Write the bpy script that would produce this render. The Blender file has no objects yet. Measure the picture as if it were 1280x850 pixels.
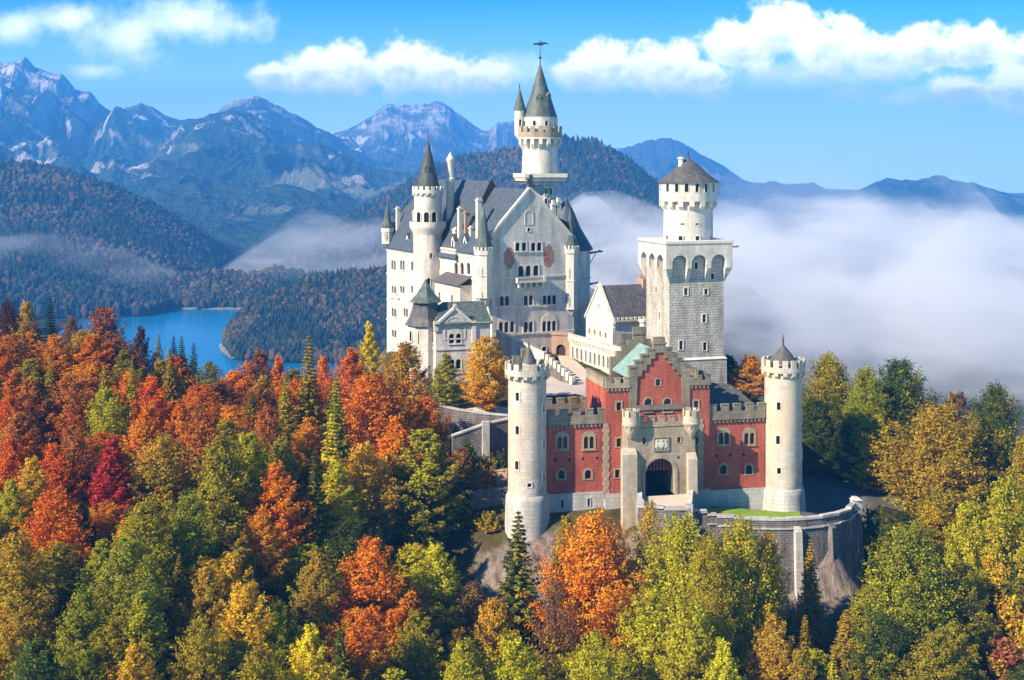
import bpy, bmesh, math, random
import numpy as np
from mathutils import Vector, geometry
R = math.radians
sc = bpy.context.scene
col = sc.collection
# ------------------------------------------------------------------ camera
F, CX, HY, CZ = 1700.0, 640.0, 200.0, 200.0          # focal length in photo pixels, horizon row, eye height over the lake
cam = bpy.data.objects.new('camera', bpy.data.cameras.new('camera'))
col.objects.link(cam)
cam.location = (0, 0, CZ)
cam.rotation_euler = (R(90), 0, 0)
cam.data.sensor_width = 36
cam.data.lens = 36 * F / 1280
cam.data.shift_y = -(425 - HY) / 1280
cam.data.clip_start = 1
cam.data.clip_end = 60000
sc.camera = cam
sc.render.resolution_x, sc.render.resolution_y = 1024, 680
# ------------------------------------------------------------------ sun, exposure
SUN_AZ = math.atan2(-0.82, -0.572)                   # clockwise from +Y
SUN_EL = R(34)
sun = bpy.data.objects.new('sun', bpy.data.lights.new('sun', 'SUN'))
col.objects.link(sun)
sun.data.energy = 5.0
sun.data.angle = R(0.5)
sun.data.color = (1.0, 0.86, 0.66)
sdir = Vector((math.sin(SUN_AZ) * math.cos(SUN_EL), math.cos(SUN_AZ) * math.cos(SUN_EL), math.sin(SUN_EL)))
sun.rotation_euler = sdir.to_track_quat('Z', 'Y').to_euler()
sun.location = sdir * 500
vs = sc.view_settings
vs.view_transform = 'Standard'; vs.look = 'None'; vs.exposure = 1.1; vs.gamma = 1; vs.use_curve_mapping = False
cy = sc.cycles
cy.max_bounces = 6; cy.diffuse_bounces = 2; cy.glossy_bounces = 2; cy.transmission_bounces = 3; cy.transparent_max_bounces = 8
cy.volume_bounces = 7; cy.max_bounces = 8
cy.use_denoising = True
cy.caustics_reflective = False; cy.caustics_refractive = False
# ------------------------------------------------------------------ node helpers
def new_mat(name):
    m = bpy.data.materials.new(name); m.use_nodes = True
    nt = m.node_tree; nt.nodes.clear()
    out = nt.nodes.new('ShaderNodeOutputMaterial')
    return m, nt, out
def setin(nt, n, k, v):
    if isinstance(v, bpy.types.NodeSocket): nt.links.new(v, n.inputs[k])
    elif v is not None: n.inputs[k].default_value = v
def node(nt, typ, ins=None, **props):
    n = nt.nodes.new('ShaderNode' + typ)
    for k, v in props.items(): setattr(n, k, v)
    for k, v in (ins or {}).items(): setin(nt, n, k, v)
    return n
def mth(nt, op, a, b=None, c=None, clamp=False):
    n = node(nt, 'Math', {0: a}, operation=op, use_clamp=clamp)
    if b is not None: setin(nt, n, 1, b)
    if c is not None: setin(nt, n, 2, c)
    return n.outputs[0]
def vmth(nt, op, a, b=None, out=0):
    n = node(nt, 'VectorMath', {0: a}, operation=op)
    if b is not None: setin(nt, n, 1, b)
    return n.outputs[out]
def noise(nt, vec, scale, detail=4, rough=0.55, dist=0.0):
    return node(nt, 'TexNoise', {'Vector': vec, 'Scale': scale, 'Detail': detail, 'Roughness': rough, 'Distortion': dist}).outputs[0]
def rng(nt, v, a, b, c=0.0, d=1.0, smooth=False):
    n = node(nt, 'MapRange', {'Value': v, 'From Min': a, 'From Max': b, 'To Min': c, 'To Max': d})
    n.interpolation_type = 'SMOOTHSTEP' if smooth else 'LINEAR'
    return n.outputs[0]
def mixc(nt, f, a, b, blend='MIX'):
    n = nt.nodes.new('ShaderNodeMix'); n.data_type = 'RGBA'; n.blend_type = blend
    for i, v in ((0, f), (6, a), (7, b)):
        if isinstance(v, bpy.types.NodeSocket): nt.links.new(v, n.inputs[i])
        else: n.inputs[i].default_value = v if i == 0 else (tuple(v) + (1,))[:4]
    return n.outputs[2]
def ramp(nt, fac, stops):
    n = node(nt, 'ValToRGB', {0: fac}); e = n.color_ramp.elements
    while len(e) < len(stops): e.new(0.5)
    for el, (p, c) in zip(e, stops): el.position = p; el.color = tuple(c) + (1,)
    return n.outputs[0]
# ------------------------------------------------------------------ world: Nishita sky with fair-weather clouds
def make_world():
    w = bpy.data.worlds.new('World'); sc.world = w; w.use_nodes = True
    nt = w.node_tree; nt.nodes.clear()
    out = node(nt, 'OutputWorld')
    sky = node(nt, 'TexSky', sky_type='NISHITA', sun_disc=False)
    sky.sun_elevation = SUN_EL; sky.sun_rotation = SUN_AZ % (2 * math.pi)
    sky.altitude = 900; sky.air_density = 1.0; sky.dust_density = 0.6; sky.ozone_density = 2.5
    hs = node(nt, 'HueSaturation', {'Hue': 0.492, 'Saturation': 1.7, 'Value': 1.1, 'Color': sky.outputs[0]})
    tint = mixc(nt, 1.0, hs.outputs[0], (0.36, 0.82, 1.04), 'MULTIPLY')
    d = node(nt, 'TexCoord').outputs['Generated']
    s = node(nt, 'SeparateXYZ', {0: d})
    y = mth(nt, 'MAXIMUM', s.outputs[1], 0.02)
    a = mth(nt, 'DIVIDE', s.outputs[0], y); e = mth(nt, 'DIVIDE', s.outputs[2], y)
    p = node(nt, 'CombineXYZ', {0: a, 1: e, 2: 0.0}).outputs[0]
    n1 = noise(nt, p, 42, 9, 0.6); n2 = noise(nt, vmth(nt, 'ADD', p, (5.3, 1.7, 0)), 9, 4, 0.5)
    nz = node(nt, 'CombineXYZ', {0: mth(nt, 'SUBTRACT', n1, 0.5), 1: mth(nt, 'SUBTRACT', n2, 0.5), 2: 0.0}).outputs[0]
    pw = vmth(nt, 'ADD', p, vmth(nt, 'MULTIPLY', nz, (0.016, 0.012, 0)))
    def dist(blobs, vec):
        best = None
        for (px, py, rx, ry) in blobs:
            c = ((px - CX) / F, (HY - py) / F, 0)
            q = vmth(nt, 'MULTIPLY', vmth(nt, 'SUBTRACT', vec, c), (F / rx, F / ry, 0))
            l = vmth(nt, 'LENGTH', q, out=1)
            best = l if best is None else mth(nt, 'SMOOTH_MIN', best, l, 0.2)
        return best
    def field(blobs, inner, outer, amp):
        best = dist(blobs, pw)
        f = mth(nt, 'ADD', best, mth(nt, 'MULTIPLY', mth(nt, 'SUBTRACT', n1, 0.5), amp))
        return rng(nt, f, outer, inner, 0, 1, True), best
    crisp = [(345, 97, 32, 17), (392, 90, 38, 26), (440, 84, 44, 30), (500, 84, 52, 29), (555, 92, 44, 26), (600, 98, 42, 20),
             (722, 92, 34, 24), (775, 84, 46, 30), (835, 86, 46, 30), (880, 98, 40, 22), (925, 60, 42, 33), (978, 44, 50, 36), (1030, 58, 60, 32),
             (1095, 66, 60, 26), (1160, 64, 58, 26), (1225, 58, 50, 28), (1285, 66, 50, 26), (1205, 112, 46, 19), (1262, 110, 44, 22)]
    soft = [(20, 32, 60, 24), (85, 22, 60, 22), (155, 42, 75, 42), (225, 22, 80, 34), (290, 30, 50, 24), (640, 90, 50, 26), (1065, 118, 45, 14), (1140, 122, 60, 14), (1000, 92, 130, 22), (120, 90, 40, 12)]
    m1, l1 = field(crisp, 0.66, 1.36, 2.7)
    m2, l2 = field(soft, -0.2, 1.3, 2.0)
    mask = mth(nt, 'MAXIMUM', m1, mth(nt, 'MULTIPLY', m2, 0.72))
    mask = mth(nt, 'MULTIPLY', mask, rng(nt, s.outputs[1], 0.3, 0.5, 0, 1))
    lo = dist(crisp, vmth(nt, 'ADD', pw, (0.002, -0.0075, 0)))
    n3 = noise(nt, vmth(nt, 'ADD', p, (0.004, -0.005, 0)), 42, 9, 0.6)
    shade = mth(nt, 'ADD', mth(nt, 'MULTIPLY', mth(nt, 'SUBTRACT', lo, l1), 1.5), mth(nt, 'MULTIPLY', mth(nt, 'SUBTRACT', n3, n1), 2.6), clamp=True)
    cc = mixc(nt, shade, CLOUD_A, CLOUD_B)
    # pale band of thicker air towards the horizon
    lowband = rng(nt, e, 0.125, -0.02, 0.0, 0.85, True)
    skyc = mixc(nt, lowband, tint, HORIZON)
    colr = mixc(nt, mask, skyc, cc)
    bg = node(nt, 'Background', {'Color': colr, 'Strength': SKY})
    nt.links.new(bg.outputs[0], out.inputs[0])
    w.cycles.sampling_method = 'MANUAL'; w.cycles.sample_map_resolution = 512
SKY = 0.068
CLOUD_A, CLOUD_B, HORIZON = (18.5, 17.6, 16.4), (9.5, 10.2, 11.2), (11, 14.5, 13.5)
make_world()
# ------------------------------------------------------------------ scene helpers
def at(px, py, Y): return Vector(((px - CX) / F * Y, Y, CZ - (py - HY) / F * Y))
def tag(o, label=None, cat=None, group=None, kind=None):
    if label: o['label'] = label
    if cat: o['category'] = cat
    if group: o['group'] = group
    if kind: o['kind'] = kind
    return o
def empty(name, loc, label, cat, group=None):
    o = bpy.data.objects.new(name, None); col.objects.link(o); o.location = loc
    o.empty_display_size = 1
    return tag(o, label, cat, group)
def grid_mesh(name, X, Y, Z, m, label, extra=None, smooth=True, flip=False):
    ny, nx = X.shape
    co = np.stack([X, Y, Z], -1).reshape(-1, 3).astype(np.float32)
    i = np.arange((ny - 1) * (nx - 1)); r = i // (nx - 1); c = i % (nx - 1); a = r * nx + c
    q = np.stack([a, a + 1, a + nx + 1, a + nx], 1)
    return np_mesh(name, co, q, m, label, smooth, 'structure')
def np_mesh(name, co, q, m, label=None, smooth=False, kind=None, cat=None, attr=None):
    me = bpy.data.meshes.new(name)
    k = q.shape[1]
    me.vertices.add(len(co)); me.vertices.foreach_set('co', np.ascontiguousarray(co, np.float32).ravel())
    me.loops.add(q.size); me.loops.foreach_set('vertex_index', np.ascontiguousarray(q, np.int32).ravel())
    me.polygons.add(len(q)); me.polygons.foreach_set('loop_start', np.arange(0, q.size, k, dtype=np.int32))
    me.polygons.foreach_set('loop_total', np.full(len(q), k, np.int32))
    me.update(calc_edges=True); me.validate()
    if smooth: me.polygons.foreach_set('use_smooth', np.ones(len(me.polygons), bool))
    for an, vals in (attr or {}).items():
        at_ = me.attributes.new(an, 'FLOAT', 'POINT'); at_.data.foreach_set('value', np.ascontiguousarray(vals, np.float32))
    me.materials.append(m)
    o = bpy.data.objects.new(name, me); col.objects.link(o)
    return tag(o, label, cat, None, kind)
def hash2(ix, iy, seed):
    h = (ix.astype(np.int64) * 374761393 + iy.astype(np.int64) * 668265263 + seed * 974634777) & 0x7fffffff
    h = ((h ^ (h >> 13)) * 1274126177) & 0x7fffffff
    return ((h ^ (h >> 16)) & 0xffff) / 65535.0
def vnoise(x, y, seed=0):
    x0 = np.floor(x); y0 = np.floor(y); fx = x - x0; fy = y - y0
    fx = fx * fx * fx * (fx * (fx * 6 - 15) + 10); fy = fy * fy * fy * (fy * (fy * 6 - 15) + 10)
    a = hash2(x0, y0, seed); b = hash2(x0 + 1, y0, seed); c = hash2(x0, y0 + 1, seed); d = hash2(x0 + 1, y0 + 1, seed)
    return (a + (b - a) * fx) * (1 - fy) + (c + (d - c) * fx) * fy
def fbm(x, y, seed=0, octv=5, gain=0.5):
    s = 0; a = 1; t = 0
    for i in range(octv):
        s = s + a * (vnoise(x, y, seed + i * 17) - 0.5); t += a; a *= gain; x = x * 2.03 + 3.1; y = y * 2.03 + 1.7
    return s / t * 2
def ridged(x, y, seed=0, octv=5, gain=0.55):
    s = 0; a = 1; t = 0
    for i in range(octv):
        s = s + a * (1 - abs(2 * vnoise(x, y, seed + i * 29) - 1)) ** 1.6; t += a; a *= gain; x = x * 2.05 + 5.3; y = y * 2.05 + 2.9
    return s / t
# ------------------------------------------------------------------ castle hill: heights through surveyed points
PADS = [  # (photo column, photo row, distance): ground seen or implied there
    (684, 640, 237), (760, 640, 238), (880, 640, 240), (950, 640, 246), (1010, 640, 250), (700, 600, 255), (850, 585, 262), (950, 575, 265),
    (655, 640, 236),
    (605, 513, 270), (570, 512, 272), (640, 498, 285), (720, 492, 280), (720, 478, 300), (600, 480, 300), (540, 472, 310), (700, 450, 322), (650, 446, 325), (500, 440, 350), (480, 430, 390), (560, 430, 390), (720, 436, 345), (680, 425, 380),
    (790, 480, 300), (860, 480, 300), (920, 490, 300), (780, 440, 330), (880, 470, 330)]
PTS = []
for (a, b, d) in PADS:
    v = at(a, b, d); PTS.append((v.x, v.y, v.z))
def gp(px, Y, z): PTS.append(((px - CX) / F * Y, Y, z))
# cliff in front of the gatehouse, wooded slope with a trough below it
for px in (600, 650, 700, 760, 820): gp(px, 227, 124); gp(px, 205, 118); gp(px, 180, 110); gp(px, 140, 92)
for px in (880, 940, 1000, 1060): gp(px, 224, 120); gp(px, 205, 116); gp(px, 180, 108); gp(px, 140, 92)
gp(659, 231.5, 135.5); gp(690, 232.5, 135.5); gp(740, 233.5, 136.5); gp(610, 233, 134); gp(600, 240, 136); gp(590, 255, 141); gp(620, 262, 147)
for px in (800, 830, 862): gp(px, 235, 137.0); gp(px, 232, 136.6); gp(px, 229.3, 124)
for px in (880, 935, 990, 1040): gp(px, 240, 137.0); gp(px, 233.4, 136.9); gp(px, 230.2, 122.5)
gp(1075, 237, 122); gp(1082, 243, 124)
gp(1050, 240, 136.5); gp(1085, 250, 136.6); gp(1150, 255, 135.5); gp(1120, 240, 131); gp(1200, 240, 130); gp(1300, 240, 128); gp(1400, 240, 126)
gp(1080, 265, 137); gp(1180, 265, 136); gp(1280, 262, 132); gp(1020, 275, 139); gp(1100, 300, 133); gp(1250, 300, 122); gp(1020, 320, 135)
for px in (1150, 1250, 1350): gp(px, 205, 119); gp(px, 180, 111); gp(px, 140, 94)
# left-hand wooded flank: canopy rows minus tree height
for (px, py, Y, h) in [(-150, 850, 150, 15), (0, 850, 150, 15), (150, 850, 152, 15), (300, 850, 156, 15), (430, 850, 165, 15), (560, 850, 172, 14),
        (-150, 600, 195, 15), (0, 600, 195, 15), (150, 600, 197, 15), (300, 600, 200, 16), (450, 600, 215, 17), (540, 600, 235, 17),
        (-150, 480, 232, 14), (0, 480, 232, 14), (150, 480, 234, 14), (300, 490, 238, 14), (400, 470, 250, 16), (490, 460, 265, 18), (540, 500, 262, 16),
        (-150, 395, 262, 13), (0, 395, 262, 13), (120, 405, 264, 13), (220, 435, 260, 13), (280, 465, 258, 13), (330, 455, 268, 13), (420, 445, 285, 15), (470, 435, 300, 15)]:
    v = at(px, py, Y); PTS.append((v.x, v.y, v.z - h))
for px in (-150, 0, 150, 300): gp(px, 110, 112)
for px in (-200, -50, 100, 200): gp(px, 300, 135); gp(px, 360, 90); gp(px, 450, 40)
gp(300, 300, 128); gp(300, 360, 88); gp(300, 450, 40); gp(380, 340, 120); gp(420, 420, 70); gp(480, 470, 70); gp(640, 450, 110); gp(640, 520, 50); gp(820, 400, 115); gp(820, 480, 50); gp(1000, 370, 100); gp(1000, 450, 40); gp(1250, 360, 85); gp(1250, 450, 30); gp(1500, 300, 95); gp(1500, 400, 30)
P = np.array(PTS, float)
def _k(r): return r
_A = np.linalg.norm(P[:, None, :2] - P[None, :, :2], axis=2)
_n = len(P)
_M = np.zeros((_n + 1, _n + 1)); _M[:_n, :_n] = _k(_A) - 1.2 * np.eye(_n); _M[:_n, _n] = 1; _M[_n, :_n] = 1
_W = np.linalg.solve(_M, np.append(P[:, 2], 0))
def hill_z(x, y):
    x = np.atleast_1d(np.asarray(x, float)); y = np.atleast_1d(np.asarray(y, float)); sh = x.shape
    xf = x.ravel(); yf = y.ravel(); out = np.empty(len(xf))
    for s in range(0, len(xf), 20000):
        d = np.hypot(xf[s:s + 20000, None] - P[None, :, 0], yf[s:s + 20000, None] - P[None, :, 1])
        out[s:s + 20000] = _k(d) @ _W[:_n] + _W[_n]
    return out.reshape(sh)
def ground_z(x, y):
    x = np.asarray(x, float); y = np.asarray(y, float)
    w = np.clip((y - 420) / 230, 0, 1); w = w * w * (3 - 2 * w)
    far = -14 + 4 * fbm(x / 200, y / 200, 5) - np.clip((x + 100) / 900, 0, 1) * np.clip((y - 600) / 2500, 0, 1) * 150
    z = hill_z(np.clip(x, -170, 170), np.minimum(y, 520)) * (1 - w) + far * w
    rough = np.clip((165 - np.abs(x)) / 20, 0, 1)
    flat = np.exp(-(((x - 25) / 34) ** 2 + ((y - 275) / 42) ** 2) ** 2)
    flat = np.maximum(flat, np.exp(-(((x - 42) / 24) ** 2 + ((y - 243) / 13) ** 2) ** 2))
    return z + (1 - w) * (1 - flat) * 1.1 * fbm(x / 9, y / 9, 3, 4)
def make_ground():
    m, nt, out = new_mat('ground_mat')
    g = node(nt, 'NewGeometry'); pos = g.outputs['Position']
    nz = node(nt, 'SeparateXYZ', {0: g.outputs['Normal']}).outputs[2]
    n1 = noise(nt, pos, 0.35, 6, 0.6); n2 = noise(nt, pos, 0.06, 4)
    leaf = ramp(nt, n1, [(0.3, (0.03, 0.026, 0.012)), (0.5, (0.07, 0.05, 0.022)), (0.7, (0.06, 0.065, 0.02))])
    grass = ramp(nt, n2, [(0.35, (0.05, 0.075, 0.02)), (0.6, (0.1, 0.09, 0.03))])
    st = noise(nt, vmth(nt, 'MULTIPLY', pos, (1, 1, 0.3)), 0.7, 6, 0.65)
    rock = ramp(nt, st, [(0.3, (0.07, 0.055, 0.045)), (0.5, (0.22, 0.175, 0.145)), (0.68, (0.34, 0.285, 0.25)), (0.8, (0.46, 0.41, 0.37))])
    soil = mixc(nt, rng(nt, n2, 0.45, 0.6), leaf, grass)
    f = rng(nt, mth(nt, 'ADD', nz, mth(nt, 'MULTIPLY', mth(nt, 'SUBTRACT', n1, 0.5), 0.4)), 0.72, 0.58, 0, 1)
    vo = node(nt, 'TexVoronoi', {'Vector': vmth(nt, 'MULTIPLY', pos, (1, 1, .45)), 'Scale': .55}, feature='DISTANCE_TO_EDGE').outputs[0]
    rock = mixc(nt, rng(nt, vo, .0, .05, .3, 0), rock, (.05, .04, .035))
    c = mixc(nt, f, soil, rock)
    b = node(nt, 'Bump', {'Strength': 0.9, 'Distance': 0.5, 'Height': st})
    d = node(nt, 'BsdfDiffuse', {'Color': c, 'Normal': b.outputs[0]})
    nt.links.new(d.outputs[0], out.inputs[0])
    ys = np.concatenate([np.linspace(30, 110, 30), np.linspace(112, 420, 190)[1:], np.geomspace(425, 15000, 90)])
    us = np.concatenate([np.linspace(-1.4, -0.62, 20), np.linspace(-0.6, 0.6, 380), np.linspace(0.62, 1.4, 20)])
    U, Y = np.meshgrid(us, ys); X = U * Y
    grid_mesh('ground', X, Y, ground_z(X, Y), m, 'wooded castle hill falling to the valley floor')
make_ground()
# ------------------------------------------------------------------ lake
def make_lake():
    m, nt, out = new_mat('lake_mat')
    pos = node(nt, 'NewGeometry').outputs['Position']
    b = node(nt, 'Bump', {'Strength': 0.12, 'Distance': 1.0, 'Height': noise(nt, pos, 0.05, 4)})
    p = node(nt, 'BsdfPrincipled', {'Base Color': (0.0, 0.15, 0.34, 1), 'Roughness': 0.18, 'Normal': b.outputs[0], 'Specular IOR Level': 0.22})
    nt.links.new(p.outputs[0], out.inputs[0])
    pts = [(-380, 800), (-250, 660), (-120, 700), (120, 800), (200, 1100), (60, 1500), (-60, 1960), (-500, 1990), (-545, 1760), (-520, 1500), (-460, 1250), (-420, 1000)]
    me = bpy.data.meshes.new('lake'); me.from_pydata([(x, y, 0) for x, y in pts], [], [tuple(range(len(pts)))]); me.materials.append(m)
    o = bpy.data.objects.new('lake', me); col.objects.link(o); tag(o, 'turquoise lake in the valley beyond the red trees', kind='structure')
make_lake()
# ------------------------------------------------------------------ mountains and wooded hills
def mountain_mat(name, forest, rock, clear, rock_lo, rock_hi, scale=1.0, meadow=0.0):
    m, nt, out = new_mat(name)
    g = node(nt, 'NewGeometry'); pos = g.outputs['Position']
    sx = node(nt, 'SeparateXYZ', {0: pos}); nz = node(nt, 'SeparateXYZ', {0: g.outputs['Normal']}).outputs[2]
    n1 = noise(nt, vmth(nt, 'MULTIPLY', pos, (1, 1, 0.35)), 0.006 / scale, 7, 0.62)
    n2 = noise(nt, pos, 0.03 / scale, 5, 0.6); n3 = noise(nt, pos, 0.0022 / scale, 3, 0.5)
    fo = mixc(nt, rng(nt, n2, 0.35, 0.65), forest[0], forest[1])
    alt = rng(nt, mth(nt, 'ADD', sx.outputs[2], mth(nt, 'MULTIPLY', mth(nt, 'SUBTRACT', n1, 0.5), 520.0)), rock_lo, rock_hi, 0, 1)
    steep = rng(nt, mth(nt, 'ADD', nz, mth(nt, 'MULTIPLY', mth(nt, 'SUBTRACT', n1, 0.5), 0.9)), 0.74, 0.6, 0, 1)
    rk = mth(nt, 'MULTIPLY', alt, rng(nt, n1, 0.42, 0.58, 0.12, 1))
    scree = mth(nt, 'MULTIPLY', rng(nt, n1, 0.545, 0.60, 0, 1), rng(nt, n3, 0.5, 0.56, 0, 1))
    rk = mth(nt, 'MAXIMUM', rk, mth(nt, 'MULTIPLY', scree, rng(nt, sx.outputs[2], 60, 250, 0, 1)))
    rk = mth(nt, 'MAXIMUM', rk, mth(nt, 'MULTIPLY', steep, rng(nt, sx.outputs[2], 200, 420, 0, 0.8)))
    rc = mixc(nt, rng(nt, n2, 0.3, 0.7), rock, tuple(min(0.85, v * 1.5) for v in rock))
    c = mixc(nt, rk, fo, rc)
    if meadow: c = mixc(nt, mth(nt, 'MULTIPLY', rng(nt, n3, 0.60, 0.63, 0, meadow), rng(nt, sx.outputs[2], 330, 200, 0, 1)), c, clear)
    b = node(nt, 'Bump', {'Strength': 0.9, 'Distance': 70.0 * scale, 'Height': noise(nt, pos, 0.012 / scale, 6, 0.65)})
    d = node(nt, 'BsdfDiffuse', {'Color': c, 'Normal': b.outputs[0]})
    nt.links.new(d.outputs[0], out.inputs[0])
    return m
def ridge(name, label, prof, Rm, front, back, base, mat, amp, wl, seed, res=(520, 130), power=1.15, rough=0.03, lean=0.0):
    """a mountain: the skyline profile at distance Rm, falling over `front` metres towards the viewer and `back` metres behind"""
    pr = np.array(prof, float)
    u = np.linspace(pr[0, 0], pr[-1, 0], res[0])
    # rounded, slightly ragged skyline
    top = np.interp(u, pr[:, 0], pr[:, 1])
    ux = (u - CX) / F
    zr = CZ - (top - HY) / F * Rm
    zr = zr + (zr - base) * rough * (2.2 * fbm(ux * Rm / (wl * 0.16), ux * 0 + seed, seed, 5, 0.6) + (1.4 * (ridged(ux * Rm / (wl * .45), ux * 0 + seed + 3, seed + 5, 5, .6) - .55) if amp > 150 else 0))
    tt = np.concatenate([np.linspace(-1, 0, int(res[1] * 0.75)), np.linspace(0, 1, res[1] - int(res[1] * 0.75))[1:]])
    T, UX = np.meshgrid(tt, ux, indexing='ij')
    Y = Rm + np.where(T < 0, T * front, T * back)
    X = UX * Rm * (1 + (Y / Rm - 1) * 0.75) + lean * (Y - Rm)
    fall = 1 - np.abs(T) ** power
    fall = fall * (1 - 0.22 * np.sin(np.pi * np.abs(T)))
    wx = X + wl * 0.35 * fbm(X / wl, Y / wl, seed + 7, 3); wy = Y * 0.62 + wl * 0.35 * fbm(X / wl, Y / wl, seed + 11, 3)
    er = ridged(wx / wl, wy / wl, seed, 6) - 0.52
    env = np.clip(np.abs(T) * 5, 0.05, 1) * np.clip((1 - np.abs(T)) * 3, 0, 1)
    Z = base + (zr[None, :] - base) * fall + amp * er * env
    return grid_mesh(name, X, Y, Z, mat, label), (X, Y, Z)
MT = mountain_mat('alpine_rock', ((0.02, 0.042, 0.032), (0.05, 0.072, 0.05)), (0.56, 0.51, 0.48), (0.30, 0.31, 0.2), 430, 680, 1.0, 0.35)
MT2 = mountain_mat('far_rock', ((0.05, 0.06, 0.05), (0.09, 0.10, 0.08)), (0.50, 0.47, 0.44), (0.3, 0.3, 0.2), 330, 620, 1.2)
HM = mountain_mat('hill_soil', ((0.018, 0.028, 0.014), (0.05, 0.045, 0.022)), (0.2, 0.18, 0.15), (0.2, 0.2, 0.1), 3000, 4000, 0.3)
ridge('mountain', 'far rocky peak between the two castle spires', [(330, 230), (380, 190), (420, 167), (440, 159), (462, 148), (485, 134), (505, 128), (540, 128), (556, 134), (575, 143), (600, 160), (612, 164), (622, 154), (640, 150), (655, 156), (690, 180), (740, 205), (800, 230)], 9800, 3600, 1500, -20, MT2, 320, 800, 4, (620, 200))
ridge('mountain', 'rocky massif with pale scree gullies over the lake', [(-260, 120), (-160, 70), (-80, 92), (-30, 78), (0, 74), (22, 76), (32, 70), (44, 84), (60, 93), (78, 97), (95, 113), (112, 118), (128, 132), (142, 137), (150, 131), (163, 129), (175, 124), (192, 131), (206, 140), (228, 146), (248, 146), (272, 136), (286, 128), (300, 121), (318, 116), (332, 122), (345, 131), (372, 144), (400, 160), (440, 184), (480, 204), (520, 220), (580, 245), (640, 262)], 7600, 4700, 1800, 2, MT, 400, 900, 12, (1000, 330), 1.05)
ridge('mountain', 'pointed blue mountain beside the square tower roof', [(680, 240), (720, 205), (760, 190), (785, 184), (806, 177), (822, 173), (838, 170), (848, 175), (858, 183), (880, 193), (905, 208), (928, 224), (950, 230), (964, 226), (985, 232), (1010, 236), (1040, 239), (1075, 240), (1120, 256), (1180, 270)], 9000, 3400, 1500, -140, MT2, 230, 800, 23, (420, 110))
ridge('mountain', 'low dark blue ridge above the fog bank', [(960, 262), (1010, 250), (1050, 240), (1075, 237), (1092, 228), (1108, 223), (1125, 226), (1145, 226), (1162, 223), (1175, 221), (1192, 225), (1215, 228), (1240, 237), (1275, 246), (1330, 252), (1420, 240), (1520, 260)], 6800, 3200, 1500, -170, MT, 190, 700, 31, (420, 110))
_, HL = ridge('wooded_hill', 'wooded hill rising from the far lake shore', [(-300, 230), (-160, 212), (-60, 206), (0, 205), (60, 214), (100, 224), (130, 233), (160, 245), (185, 257), (230, 285), (270, 316), (310, 345), (360, 372)], 2650, 980, 800, -6, HM, 40, 260, 41, (320, 130), 1.1, 0.01)
_, HC = ridge('wooded_hill', 'wooded hill with autumn crowns behind the palace', [(360, 330), (400, 300), (430, 279), (470, 256), (500, 239), (520, 226), (545, 214), (580, 201), (620, 193), (660, 186), (700, 178), (725, 178), (748, 183), (770, 195), (800, 214), (830, 244), (870, 285), (920, 320)], 3000, 900, 700, -10, HM, 55, 300, 53, (340, 130), 1.1, 0.012)
_, HR = ridge('wooded_hill', 'wooded knoll on the near lake shore', [(262, 462), (274, 444), (285, 420), (300, 400), (325, 383), (350, 370), (390, 356), (430, 349), (480, 345), (560, 338), (660, 350), (760, 380)], 1560, 240, 420, -4, HM, 14, 120, 61, (320, 90), 1.25, 0.01)
_, HS = ridge('wooded_hill', 'low wooded shore at the end of the lake', [(-420, 342), (-200, 340), (0, 346), (120, 350), (160, 354), (190, 348), (230, 352), (265, 345), (310, 350), (350, 342), (400, 350), (470, 345), (540, 356)], 1995, 190, 300, -3, HM, 8, 90, 67, (320, 60), 1.3, 0.02)
# pale beaches along the waterline
def make_beach():
    m, nt, out = new_mat('gravel_shore_mat')
    pos = node(nt, 'NewGeometry').outputs['Position']
    c = mixc(nt, rng(nt, noise(nt, pos, 0.15, 5), 0.35, 0.65), (0.12, 0.12, 0.11), (0.26, 0.25, 0.23))
    d = node(nt, 'BsdfDiffuse', {'Color': c}); nt.links.new(d.outputs[0], out.inputs[0])
    for pts, lab in (([(150, 1826, 3), (175, 1825, 7), (200, 1823, 4), (225, 1825, 8), (250, 1823, 3), (285, 1822, 6), (315, 1822, 3), (345, 1823, 3)], 'pale gravel shore below the wooded hill'),
                     ([(274, 1465, 5), (279, 1425, 8), (290, 1382, 9), (308, 1352, 5)], 'pale gravel shore round the knoll')):
        vs, fs = [], []
        for i, (px, Y, w) in enumerate(pts):
            x = (px - CX) / F * Y
            vs += [(x, Y - w, 0.15), (x, Y, 0.9), (x, Y + w, 2.2)]
            if i:
                a = 3 * i
                fs += [(a - 3, a, a + 1, a - 2), (a - 2, a + 1, a + 2, a - 1)]
        me = bpy.data.meshes.new('shore'); me.from_pydata(vs, [], fs); me.materials.append(m)
        o = bpy.data.objects.new('shore', me); col.objects.link(o); tag(o, lab, kind='structure')
make_beach()
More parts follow.
